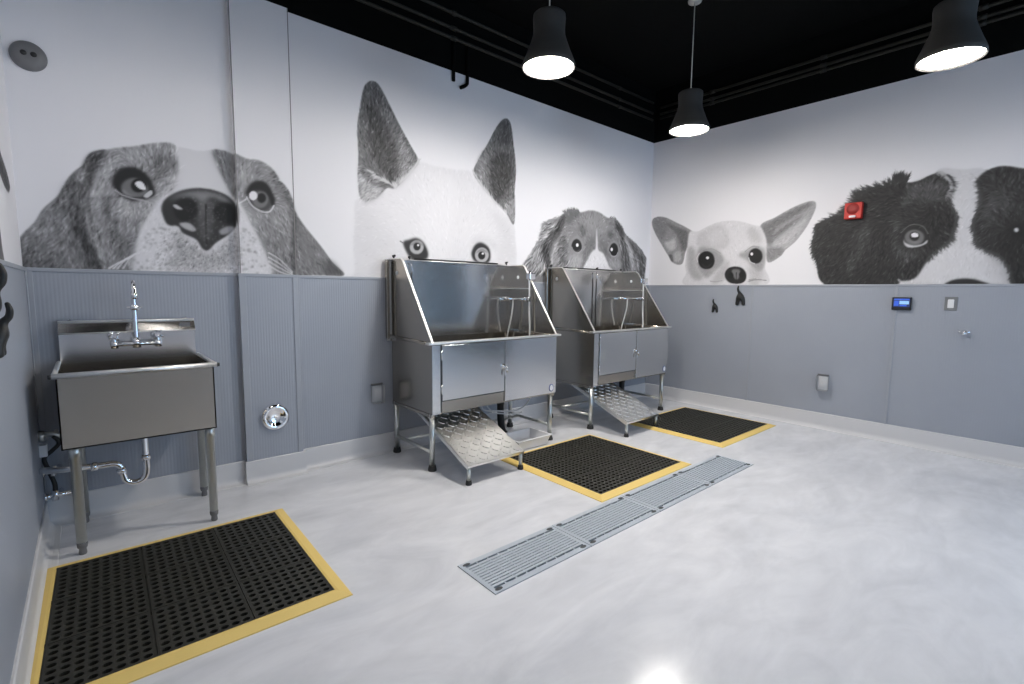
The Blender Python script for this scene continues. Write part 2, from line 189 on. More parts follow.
  ('blob',0.45,0.004,0.6,[(-2.626,1.589),(-2.56,1.634),(-2.492,1.601),(-2.56,1.609)]),
  ('blob',0.05,0.003,1,[(-2.523,1.575),(-2.528,1.557),(-2.542,1.544),(-2.562,1.538),(-2.581,1.542),(-2.595,1.554),(-2.6,1.571),(-2.595,1.588),(-2.581,1.601),(-2.562,1.607),(-2.543,1.604),(-2.529,1.592)]),
  ('blob',0.95,0.002,1,[(-2.536,1.59),(-2.538,1.585),(-2.543,1.581),(-2.549,1.58),(-2.556,1.581),(-2.56,1.584),(-2.562,1.589),(-2.56,1.594),(-2.556,1.598),(-2.549,1.6),(-2.543,1.599),(-2.538,1.595)]),
  ('line',[(-3.326,1.626),(-3.353,1.64)],0.4,0.5),
 ]),
 'spaniel': ('back', [-2.166, -0.012, 1.351, 2.203], [
  ('g',[(-1.969,1.595,-0.62,-0.78),(-1.774,1.896,-0.89,-0.45),(-1.787,1.645,-0.32,-0.95),(-1.583,1.927,-0.71,-0.71),(-1.406,2.067,-0.45,0.89),(-1.402,1.972,-1.0,0.0),(-1.499,1.785,-0.83,-0.55),(-1.128,2.07,0.0,1.0),(-1.21,1.92,-0.45,0.89),(-0.873,1.994,0.62,0.78),(-0.996,1.603,0.2,-0.98),(-1.284,1.59,-0.32,-0.95),(-0.686,1.618,0.45,-0.89),(-0.632,2.017,0.78,-0.62),(-0.442,1.818,0.71,-0.71),(-0.249,1.719,0.71,-0.71),(-0.236,1.511,0.39,-0.92),(-0.565,1.717,0.32,-0.95)]),
  ('blob',0.55,0.008,1,[(-2.082,1.51),(-1.987,1.607),(-1.891,1.73),(-1.833,1.849),(-1.808,1.916),(-1.716,1.965),(-1.605,2.005),(-1.488,2.075),(-1.407,2.101),(-1.281,2.088),(-1.13,2.123),(-0.984,2.121),(-0.83,2.079),(-0.697,2.082),(-0.576,2.007),(-0.495,1.919),(-0.338,1.856),(-0.168,1.756),(-0.072,1.664),(-0.083,1.517),(-0.092,1.36),(-0.108,1.253),(-1.117,1.233),(-2.069,1.23),(-2.106,1.397)]),
  ('blob',0.66,0.025,0.8,[(-2.004,1.568),(-1.863,1.732),(-1.793,1.907),(-1.681,1.945),(-1.753,1.806),(-1.843,1.641),(-1.858,1.483),(-2.003,1.477)]),
  ('blob',0.27,0.012,0.9,[(-1.497,2.044),(-1.565,2.01),(-1.65,1.894),(-1.753,1.806),(-1.817,1.735),(-1.824,1.616),(-1.765,1.5),(-1.688,1.489),(-1.72,1.622),(-1.675,1.745),(-1.58,1.833),(-1.523,1.933)]),
  ('blob',0.38,0.015,0.7,[(-1.487,2.072),(-1.365,2.099),(-1.28,2.067),(-1.362,2.003),(-1.484,1.95)]),
  ('blob',0.68,0.015,0.7,[(-1.699,1.543),(-1.673,1.651),(-1.626,1.735),(-1.605,1.656),(-1.649,1.504)]),
  ('blob',0.4,0.015,0.7,[(-1.578,1.779),(-1.5,1.826),(-1.475,1.691),(-1.491,1.552),(-1.551,1.522),(-1.594,1.643)]),
  ('blob',0.62,0.03,0.7,[(-1.278,2.026),(-1.107,2.1),(-0.925,2.091),(-0.802,1.986),(-0.916,1.902),(-1.1,1.915),(-1.255,1.958)]),
  ('blob',0.38,0.015,0.7,[(-1.296,1.926),(-1.244,1.959),(-1.188,1.922),(-1.197,1.865),(-1.25,1.846)]),
  ('blob',0.36,0.015,0.7,[(-0.823,1.925),(-0.763,1.937),(-0.701,1.905),(-0.747,1.864),(-0.808,1.867)]),
  ('blob',0.45,0.02,0.7,[(-1.202,1.708),(-1.14,1.812),(-1.052,1.862),(-1.024,1.733),(-1.135,1.683),(-1.196,1.565),(-1.238,1.506)]),
  ('blob',0.45,0.02,0.6,[(-0.959,1.826),(-0.818,1.821),(-0.788,1.704),(-0.857,1.64),(-0.931,1.725)]),
  ('blob',0.75,0.02,0.7,[(-1.392,1.654),(-1.243,1.648),(-1.26,1.519),(-1.407,1.5),(-1.451,1.581)]),
  ('blob',0.7,0.02,0.7,[(-0.784,1.614),(-0.611,1.622),(-0.555,1.532),(-0.705,1.503)]),
  ('blob',0.25,0.015,0.85,[(-0.684,2.057),(-0.594,2.02),(-0.512,1.905),(-0.575,1.9),(-0.679,1.967)]),
  ('blob',0.34,0.015,0.8,[(-0.586,1.869),(-0.479,1.784),(-0.406,1.648),(-0.424,1.505),(-0.528,1.502),(-0.55,1.671)]),
  ('blob',0.72,0.012,0.7,[(-0.524,1.889),(-0.415,1.804),(-0.327,1.667),(-0.291,1.51),(-0.36,1.539),(-0.436,1.709)]),
  ('blob',0.3,0.015,0.8,[(-0.419,1.866),(-0.253,1.783),(-0.106,1.663),(-0.102,1.385),(-0.228,1.382),(-0.215,1.609),(-0.332,1.746)]),
  ('fur',[(-2.082,1.51),(-1.987,1.607),(-1.891,1.73),(-1.833,1.849),(-1.808,1.916),(-1.716,1.965),(-1.605,2.005),(-1.488,2.075),(-1.407,2.101),(-1.281,2.088),(-1.13,2.123),(-0.984,2.121),(-0.83,2.079),(-0.697,2.082),(-0.576,2.007),(-0.495,1.919),(-0.338,1.856),(-0.168,1.756),(-0.072,1.664),(-0.083,1.517),(-0.092,1.36),(-0.108,1.253),(-1.117,1.233),(-2.069,1.23),(-2.106,1.397)],3400,0.05,0.06),
  ('fur',[(-2.005,1.593),(-1.864,1.745),(-1.793,1.907),(-1.643,1.975),(-1.525,1.987),(-1.658,1.813),(-1.72,1.635),(-1.668,1.49),(-2.002,1.451)],520,0.13,0.11,0,0.15),
  ('fur',[(-0.684,2.057),(-0.525,1.904),(-0.282,1.813),(-0.077,1.648),(-0.101,1.369),(-0.447,1.441),(-0.577,1.701)],520,0.13,0.11,0,0.15),
  ('fur',[(-1.598,1.778),(-1.459,1.829),(-1.431,1.582),(-1.55,1.494)],160,0.1,0.1,0,0.2),
  ('blob',0.94,0.008,1,[(-1.011,1.952),(-0.991,1.823),(-0.973,1.722),(-0.883,1.683),(-0.781,1.553),(-0.729,1.495),(-1.193,1.479),(-1.132,1.626),(-1.068,1.702),(-1.02,1.734),(-1.017,1.836)]),
  ('fur',[(-1.134,1.654),(-0.835,1.671),(-0.728,1.48),(-1.214,1.464)],500,0.03,0.06),
  ('blob',0.62,0.007,0.8,[(-1.437,1.762),(-1.335,1.839),(-1.227,1.791),(-1.213,1.707),(-1.286,1.66),(-1.392,1.668)]),
  ('blob',0.09,0.005,1,[(-1.403,1.737),(-1.375,1.787),(-1.324,1.809),(-1.27,1.788),(-1.246,1.74),(-1.266,1.69),(-1.34,1.674),(-1.383,1.696)]),
  ('blob',0.35,0.004,0.9,[(-1.377,1.711),(-1.33,1.689),(-1.271,1.711),(-1.287,1.683),(-1.346,1.676)]),
  ('blob',1,0.002,1,[(-1.294,1.75),(-1.296,1.741),(-1.304,1.733),(-1.314,1.73),(-1.325,1.732),(-1.333,1.738),(-1.336,1.747),(-1.334,1.756),(-1.326,1.763),(-1.316,1.767),(-1.305,1.765),(-1.297,1.759)]),
  ('line',[(-1.398,1.723),(-1.361,1.681),(-1.297,1.671),(-1.245,1.705)],0.8,0.5),
  ('blob',0.62,0.007,0.8,[(-0.815,1.762),(-0.697,1.838),(-0.593,1.761),(-0.614,1.668),(-0.712,1.647),(-0.787,1.689)]),
  ('blob',0.09,0.005,1,[(-0.785,1.734),(-0.756,1.788),(-0.701,1.812),(-0.645,1.785),(-0.627,1.728),(-0.654,1.681),(-0.723,1.67),(-0.768,1.693)]),
  ('blob',1,0.002,1,[(-0.719,1.741),(-0.722,1.731),(-0.729,1.723),(-0.74,1.72),(-0.751,1.722),(-0.76,1.729),(-0.763,1.738),(-0.761,1.748),(-0.753,1.756),(-0.742,1.759),(-0.731,1.757),(-0.723,1.751)]),
  ('line',[(-0.779,1.712),(-0.733,1.668),(-0.664,1.673),(-0.631,1.713)],0.85,0.5),
  ('hair',[(-2.005,1.593),(-1.891,1.73),(-1.833,1.849),(-1.808,1.916),(-1.716,1.965),(-1.605,2.005)],160,0.05,0.6,0.6),
  ('hair',[(-1.527,2.061),(-1.407,2.101),(-1.302,2.09)],120,0.045,0.42,0.6),
  ('hair',[(-0.782,2.084),(-0.697,2.082),(-0.576,2.007),(-0.495,1.919),(-0.338,1.856),(-0.168,1.756),(-0.072,1.664)],200,0.045,0.42,0.6),
  ('hair',[(-1.689,1.516),(-1.672,1.638),(-1.617,1.749)],60,0.05,0.8,0.5),
  ('hair',[(-0.442,1.818),(-0.356,1.698)],60,0.06,0.8,0.5),
 ]),
 'chihuahua': ('right', [0.003, 1.84, 1.351, 2.245], [
  ('g',[(0.16,2.061,-0.87,0.5),(0.094,1.943,-0.58,0.81),(0.4,1.84,-0.32,-0.95),(0.294,1.685,-0.32,-0.95),(0.611,1.922,-0.55,0.83),(0.911,1.954,-0.14,0.99),(1.191,1.911,0.51,0.86),(0.586,1.593,-0.55,-0.83),(1.02,1.706,-0.12,0.99),(0.842,1.432,-0.55,-0.83),(1.219,1.427,0.55,-0.83),(1.349,1.601,0.51,-0.86),(1.521,2.018,0.92,0.39),(1.533,1.831,0.86,0.51),(1.676,2.034,0.83,0.55)]),
  ('blob',0.6,0.004,1,[(0.025,2.144),(0.096,2.165),(0.203,2.144),(0.344,2.073),(0.479,2.001),(0.558,1.936),(0.527,1.831),(0.476,1.736),(0.438,1.598),(0.333,1.606),(0.26,1.69),(0.159,1.831),(0.069,1.966),(0.018,2.074)]),
  ('blob',0.66,0.004,1,[(1.285,1.945),(1.424,2.018),(1.564,2.088),(1.67,2.125),(1.745,2.136),(1.78,2.111),(1.775,2.039),(1.715,1.899),(1.631,1.774),(1.542,1.695),(1.497,1.633),(1.384,1.579),(1.348,1.724)]),
  ('blob',0.5,0.02,0.7,[(0.038,2.124),(0.156,2.143),(0.231,2.054),(0.168,1.896),(0.068,1.986)]),
  ('blob',0.4,0.012,0.8,[(0.206,2.077),(0.346,2.023),(0.482,1.952),(0.49,1.794),(0.438,1.748),(0.388,1.86),(0.326,1.965)]),
  ('blob',0.84,0.012,0.85,[(0.263,1.869),(0.318,1.895),(0.344,1.843),(0.325,1.764),(0.256,1.768),(0.194,1.854)]),
  ('blob',0.78,0.01,0.8,[(0.327,1.724),(0.405,1.74),(0.421,1.639),(0.343,1.632)]),
  ('blob',0.35,0.006,0.8,[(0.259,1.707),(0.305,1.7),(0.32,1.623),(0.285,1.644)]),
  ('fur',[(0.025,2.144),(0.096,2.165),(0.203,2.144),(0.344,2.073),(0.479,2.001),(0.558,1.936),(0.527,1.831),(0.476,1.736),(0.438,1.598),(0.333,1.606),(0.26,1.69),(0.159,1.831),(0.069,1.966),(0.018,2.074)],1300,0.035,0.035),
  ('blob',0.45,0.012,0.8,[(1.295,1.929),(1.425,2.003),(1.566,2.072),(1.731,2.125),(1.719,2.078),(1.601,2.009),(1.463,1.922),(1.371,1.792),(1.346,1.776)]),
  ('blob',0.42,0.012,0.7,[(1.371,1.792),(1.465,1.888),(1.618,1.983),(1.678,2.001),(1.59,1.927),(1.469,1.819),(1.407,1.755)]),
  ('blob',0.8,0.02,0.8,[(1.437,1.805),(1.622,1.924),(1.724,1.996),(1.658,1.838),(1.54,1.712),(1.426,1.719)]),
  ('blob',0.52,0.01,0.7,[(1.376,1.705),(1.491,1.724),(1.526,1.679),(1.449,1.614),(1.392,1.591)]),
  ('fur',[(1.285,1.945),(1.424,2.018),(1.564,2.088),(1.67,2.125),(1.745,2.136),(1.78,2.111),(1.775,2.039),(1.715,1.899),(1.631,1.774),(1.542,1.695),(1.497,1.633),(1.384,1.579),(1.348,1.724)],1500,0.035,0.035),
  ('blob',0.91,0.006,1,[(0.514,1.95),(0.61,1.951),(0.731,1.998),(0.848,2.03),(1.002,2.03),(1.113,2.004),(1.223,1.962),(1.294,1.934),(1.357,1.793),(1.36,1.636),(1.356,1.53),(1.35,1.345),(0.513,1.347),(0.494,1.497),(0.474,1.587),(0.491,1.774)]),
  ('blob',0.8,0.02,0.8,[(0.612,1.903),(0.732,1.979),(0.87,1.994),(0.951,1.913),(0.978,1.783),(0.884,1.732),(0.703,1.762),(0.62,1.767)]),
  ('blob',0.88,0.02,0.6,[(0.714,1.933),(0.872,1.957),(0.917,1.842),(0.782,1.795)]),
  ('blob',0.78,0.02,0.8,[(1.162,1.941),(1.261,1.914),(1.311,1.796),(1.234,1.784),(1.177,1.841)]),
  ('blob',0.66,0.018,0.8,[(0.502,1.774),(0.589,1.749),(0.609,1.572),(0.7,1.434),(0.596,1.416),(0.514,1.536)]),
  ('blob',0.6,0.015,0.8,[(0.606,1.631),(0.641,1.766),(0.764,1.758),(0.887,1.695),(0.931,1.599),(0.838,1.508),(0.741,1.433),(0.654,1.513)]),
  ('blob',0.6,0.014,0.8,[(1.078,1.667),(1.167,1.708),(1.236,1.748),(1.342,1.707),(1.354,1.566),(1.304,1.479),(1.231,1.534),(1.173,1.608)]),
  ('blob',0.72,0.02,0.7,[(0.84,1.47),(0.932,1.581),(0.987,1.616),(0.975,1.486),(0.923,1.393),(0.805,1.365)]),
  ('blob',0.75,0.02,0.7,[(1.177,1.536),(1.217,1.463),(1.205,1.372),(1.294,1.354),(1.339,1.478)]),
  ('blob',0.9,0.01,0.7,[(0.996,1.8),(1.052,1.796),(1.081,1.612),(0.988,1.597)]),
  ('fur',[(0.514,1.95),(0.61,1.951),(0.731,1.998),(0.848,2.03),(1.002,2.03),(1.113,2.004),(1.223,1.962),(1.294,1.934),(1.357,1.793),(1.36,1.636),(1.356,1.53),(1.35,1.345),(0.513,1.347),(0.494,1.497),(0.474,1.587),(0.491,1.774)],2500,0.028,0.028),
  ('blob',0.1,0.005,1,[(0.633,1.63),(0.655,1.697),(0.725,1.726),(0.798,1.69),(0.824,1.613),(0.796,1.547),(0.725,1.53),(0.662,1.561)]),
  ('blob',0.25,0.006,0.7,[(0.67,1.6),(0.734,1.559),(0.793,1.595),(0.765,1.552),(0.704,1.55)]),
  ('blob',1,0.002,1,[(0.76,1.652),(0.758,1.644),(0.751,1.639),(0.742,1.637),(0.733,1.64),(0.726,1.646),(0.723,1.653),(0.725,1.661),(0.731,1.666),(0.74,1.668),(0.75,1.665),(0.757,1.66)]),
  ('line',[(0.628,1.611),(0.617,1.66),(0.644,1.707)],0.95,0.6),
  ('blob',0.1,0.005,1,[(1.188,1.647),(1.206,1.705),(1.258,1.726),(1.309,1.694),(1.326,1.634),(1.302,1.582),(1.25,1.573),(1.209,1.598)]),
  ('blob',1,0.002,1,[(1.233,1.67),(1.232,1.662),(1.227,1.656),(1.22,1.655),(1.213,1.657),(1.207,1.663),(1.205,1.671),(1.206,1.679),(1.211,1.685),(1.218,1.687),(1.225,1.684),(1.231,1.678)]),
  ('line',[(1.189,1.635),(1.209,1.592),(1.255,1.569)],0.95,0.5),
  ('line',[(0.684,1.734),(0.785,1.748),(0.887,1.695)],0.55,0.5),
  ('line',[(1.149,1.699),(1.218,1.746),(1.289,1.736)],0.55,0.5),
  ('blob',0.12,0.004,1,[(0.947,1.477),(0.982,1.532),(1.057,1.547),(1.132,1.526),(1.174,1.467),(1.167,1.4),(1.114,1.369),(1.02,1.374),(0.964,1.415)]),
  ('blob',0.55,0.006,0.8,[(1.021,1.513),(1.106,1.511),(1.101,1.428),(1.074,1.41),(1.045,1.438)]),
  ('blob',0.06,0.004,1,[(1.04,1.455),(1.037,1.439),(1.027,1.428),(1.013,1.424),(0.999,1.428),(0.988,1.44),(0.983,1.456),(0.986,1.472),(0.996,1.483),(1.01,1.487),(1.024,1.483),(1.035,1.471)]),
  ('blob',0.06,0.004,1,[(1.152,1.46),(1.15,1.445),(1.141,1.434),(1.129,1.43),(1.115,1.434),(1.105,1.446),(1.101,1.461),(1.104,1.477),(1.112,1.488),(1.125,1.492),(1.138,1.487),(1.148,1.476)]),
  ('line',[(1.07,1.484),(1.076,1.383)],0.1,0.7),
  ('line',[(0.922,1.402),(0.844,1.39),(0.783,1.398)],0.6,0.4),
  ('line',[(1.203,1.391),(1.291,1.408),(1.378,1.398)],0.4,0.5),
  ('line',[(1.203,1.405),(1.273,1.417)],0.5,0.4),
  ('hair',[(0.49,1.576),(0.506,1.476),(0.512,1.357)],60,0.03,0.9,0.4),
 ]),
 'collie': ('right', [1.712, 3.574, 1.351, 2.33], [
  ('g',[(1.912,1.818,-0.71,-0.71),(2.056,1.98,-0.99,0.16),(2.191,2.15,-0.89,0.45),(2.155,1.626,-0.45,-0.89),(2.01,1.527,-0.62,-0.78),(2.297,2.036,-0.97,-0.24),(2.349,1.7,-0.14,-0.99),(2.404,2.249,0.16,0.99),(2.53,2.118,-0.51,0.86),(2.492,1.932,-0.89,0.45),(2.427,1.744,-0.71,-0.71),(2.573,1.541,0.0,-1.0),(2.663,1.679,0.45,-0.89),(2.643,2.102,0.24,0.97),(2.686,1.988,0.37,-0.93),(2.708,2.169,0.6,-0.8),(2.751,1.751,0.62,-0.78),(2.892,2.139,-0.97,0.24),(2.929,1.958,-0.89,-0.45),(2.928,1.692,-0.6,-0.8),(3.043,2.13,0.0,1.0),(3.063,1.87,-0.32,0.95),(3.118,1.578,0.16,-0.99),(2.822,1.896,0.0,-1.0),(2.852,1.5,0.0,-1.0),(3.245,1.85,0.37,-0.93)]),
  ('blob',0.9,0.01,1,[(2.63,2.25),(2.795,2.241),(2.941,2.211),(3.134,2.003),(3.188,1.345),(2.467,1.347),(2.586,1.508),(2.704,1.909)]),
  ('blob',0.84,0.03,0.6,[(2.938,1.557),(3.062,1.493),(3.114,1.375),(3.006,1.39)]),
  ('blob',0.86,0.03,0.6,[(2.79,1.854),(2.862,1.817),(2.863,1.651),(2.793,1.671)]),
  ('fur',[(2.63,2.25),(2.795,2.241),(2.941,2.211),(3.134,2.003),(3.188,1.345),(2.467,1.347),(2.586,1.508),(2.704,1.909)],1500,0.05,0.02),
  ('blob',0.17,0.006,1,[(1.788,1.915),(1.856,1.934),(1.949,1.971),(2.031,2.014),(2.098,2.121),(2.161,2.163),(2.259,2.187),(2.334,2.195),(2.379,2.229),(2.418,2.234),(2.454,2.196),(2.524,2.198),(2.584,2.225),(2.644,2.243),(2.667,2.233),(2.717,2.194),(2.746,2.132),(2.722,2.052),(2.747,1.965),(2.784,1.87),(2.776,1.764),(2.754,1.689),(2.678,1.616),(2.633,1.555),(2.624,1.531),(2.563,1.409),(2.48,1.383),(2.446,1.4),(2.416,1.347),(1.919,1.349),(1.814,1.57),(1.772,1.701),(1.789,1.828)]),
  ('blob',0.2,0.006,1,[(2.878,2.149),(2.931,2.209),(3.014,2.227),(3.126,2.189),(3.22,2.156),(3.32,2.085),(3.423,1.936),(3.489,1.771),(3.514,1.584),(3.499,1.344),(3.325,1.345),(3.138,1.353),(3.109,1.455),(3.058,1.551),(2.99,1.599),(2.92,1.648),(2.896,1.739),(2.881,1.815),(2.898,1.903),(2.908,2.005),(2.887,2.096)]),
  ('blob',0.15,0.03,0.8,[(1.83,1.824),(1.985,1.9),(2.175,1.967),(2.303,1.953),(2.346,1.75),(2.358,1.381),(1.941,1.385)]),
  ('blob',0.36,0.03,0.7,[(2.463,2.16),(2.622,2.213),(2.7,2.139),(2.711,2.0),(2.588,2.016),(2.484,2.045),(2.4,1.942),(2.381,2.01)]),
  ('blob',0.33,0.03,0.7,[(2.35,1.882),(2.417,1.892),(2.398,1.779),(2.46,1.66),(2.566,1.638),(2.521,1.543),(2.41,1.613)]),
  ('blob',0.12,0.025,0.85,[(2.567,1.956),(2.666,1.96),(2.733,1.86),(2.728,1.768),(2.637,1.697),(2.602,1.826)]),
  ('blob',0.14,0.02,0.8,[(2.311,2.035),(2.423,2.166),(2.443,2.066),(2.374,1.929),(2.359,1.749),(2.344,1.583),(2.293,1.704)]),
  ('blob',0.36,0.03,0.5,[(2.14,1.834),(2.253,1.875),(2.195,1.676),(2.12,1.489),(2.061,1.455),(2.108,1.664)]),
  ('fur',[(1.788,1.915),(1.856,1.934),(1.949,1.971),(2.031,2.014),(2.098,2.121),(2.161,2.163),(2.259,2.187),(2.334,2.195),(2.379,2.229),(2.418,2.234),(2.454,2.196),(2.524,2.198),(2.584,2.225),(2.644,2.243),(2.667,2.233),(2.717,2.194),(2.746,2.132),(2.722,2.052),(2.747,1.965),(2.784,1.87),(2.776,1.764),(2.754,1.689),(2.678,1.616),(2.633,1.555),(2.624,1.531),(2.563,1.409),(2.48,1.383),(2.446,1.4),(2.416,1.347),(1.919,1.349),(1.814,1.57),(1.772,1.701),(1.789,1.828)],6000,0.055,0.038),
  ('blob',0.1,0.04,0.8,[(3.033,1.728),(3.158,1.803),(3.259,1.682),(3.285,1.359),(3.145,1.374),(3.104,1.491),(2.998,1.628)]),
  ('blob',0.32,0.03,0.6,[(2.923,2.032),(3.028,2.046),(3.08,1.925),(2.989,1.878),(2.94,1.81)]),
  ('fur',[(2.878,2.149),(2.931,2.209),(3.014,2.227),(3.126,2.189),(3.22,2.156),(3.32,2.085),(3.423,1.936),(3.489,1.771),(3.514,1.584),(3.499,1.344),(3.325,1.345),(3.138,1.353),(3.109,1.455),(3.058,1.551),(2.99,1.599),(2.92,1.648),(2.896,1.739),(2.881,1.815),(2.898,1.903),(2.908,2.005),(2.887,2.096)],3500,0.055,0.04),
  ('hair',[(1.84,1.926),(1.887,1.945),(1.949,1.971),(2.031,2.014),(2.098,2.121),(2.161,2.163),(2.259,2.187),(2.334,2.195),(2.391,2.238)],360,0.085,0.2,0.9),
  ('hair',[(2.365,2.239),(2.406,2.224),(2.446,2.21)],130,0.08,0.2,0.8),
  ('hair',[(1.796,1.9),(1.789,1.828),(1.772,1.701),(1.814,1.57),(1.918,1.358)],220,0.045,0.22,0.7),
  ('hair',[(2.705,2.207),(2.746,2.132),(2.722,2.052),(2.747,1.965),(2.784,1.87),(2.776,1.764),(2.754,1.689),(2.678,1.616),(2.633,1.555)],420,0.045,0.26,0.7),
  ('hair',[(3.138,1.36),(3.109,1.455),(3.058,1.551),(2.99,1.599),(2.92,1.648),(2.896,1.739),(2.881,1.815),(2.898,1.903),(2.908,2.005),(2.883,2.141)],420,0.035,0.25,0.7),
  ('hair',[(2.643,2.232),(2.68,2.219),(2.734,2.134),(2.715,2.038)],90,0.045,0.8,0.5),
  ('blob',0.14,0.01,1,[(2.447,1.742),(2.47,1.798),(2.526,1.825),(2.586,1.796),(2.615,1.738),(2.612,1.691),(2.563,1.67),(2.499,1.666),(2.464,1.692)]),
  ('blob',0.45,0.005,1,[(2.596,1.735),(2.59,1.703),(2.569,1.681),(2.537,1.675),(2.504,1.685),(2.478,1.711),(2.467,1.744),(2.474,1.776),(2.496,1.798),(2.528,1.804),(2.561,1.792),(2.586,1.767)]),
  ('blob',0.88,0.004,1,[(2.461,1.733),(2.477,1.7),(2.531,1.675),(2.588,1.684),(2.617,1.714),(2.613,1.686),(2.564,1.662),(2.499,1.661),(2.468,1.692)]),
  ('blob',0.6,0.006,0.7,[(2.488,1.723),(2.536,1.691),(2.579,1.709),(2.535,1.704)]),
  ('blob',0.08,0.004,1,[(2.563,1.747),(2.56,1.729),(2.55,1.717),(2.534,1.713),(2.519,1.719),(2.506,1.733),(2.501,1.751),(2.504,1.769),(2.514,1.781),(2.529,1.784),(2.545,1.778),(2.557,1.765)]),
  ('blob',1,0.002,1,[(2.512,1.773),(2.548,1.773),(2.555,1.744),(2.517,1.744)]),
  ('line',[(2.438,1.784),(2.499,1.843),(2.577,1.828),(2.619,1.761)],0.45,0.5),
  ('blob',0.05,0.02,0.9,[(3.176,1.738),(3.172,1.71),(3.157,1.69),(3.135,1.684),(3.111,1.694),(3.092,1.716),(3.084,1.746),(3.088,1.774),(3.103,1.794),(3.126,1.799),(3.149,1.789),(3.167,1.767)]),
  ('blob',0.92,0.004,1,[(3.135,1.748),(3.134,1.74),(3.13,1.734),(3.124,1.732),(3.118,1.735),(3.113,1.742),(3.11,1.751),(3.111,1.759),(3.115,1.765),(3.121,1.767),(3.127,1.764),(3.132,1.757)]),
  ('blob',0.16,0.006,1,[(2.765,1.346),(2.786,1.381),(2.837,1.396),(2.906,1.395),(2.963,1.376),(2.999,1.346)]),
 ]),
 'side': ('left', [-1.105, -0.177, 1.351, 1.947], [
  ('g',[(-0.54,1.781,0.92,-0.39),(-0.371,1.736,0.89,-0.45)]),
  ('blob',0.3,0.006,1,[(-0.824,1.857),(-0.59,1.867),(-0.497,1.814),(-0.342,1.773),(-0.237,1.717),(-0.328,1.676),(-0.465,1.682),(-0.591,1.712),(-0.745,1.742),(-0.881,1.769)]),
  ('blob',0.18,0.02,0.7,[(-0.69,1.822),(-0.495,1.778),(-0.371,1.736),(-0.342,1.688),(-0.537,1.721),(-0.736,1.755)]),
  ('fur',[(-0.824,1.857),(-0.59,1.867),(-0.497,1.814),(-0.342,1.773),(-0.237,1.717),(-0.328,1.676),(-0.465,1.682),(-0.591,1.712),(-0.745,1.742),(-0.881,1.769)],900,0.04,0.08),
  ('blob',0.35,0.005,0.9,[(-1.045,1.412),(-0.79,1.498),(-0.751,1.467),(-0.738,1.409),(-0.73,1.345),(-1.025,1.335)]),
 ]),
}
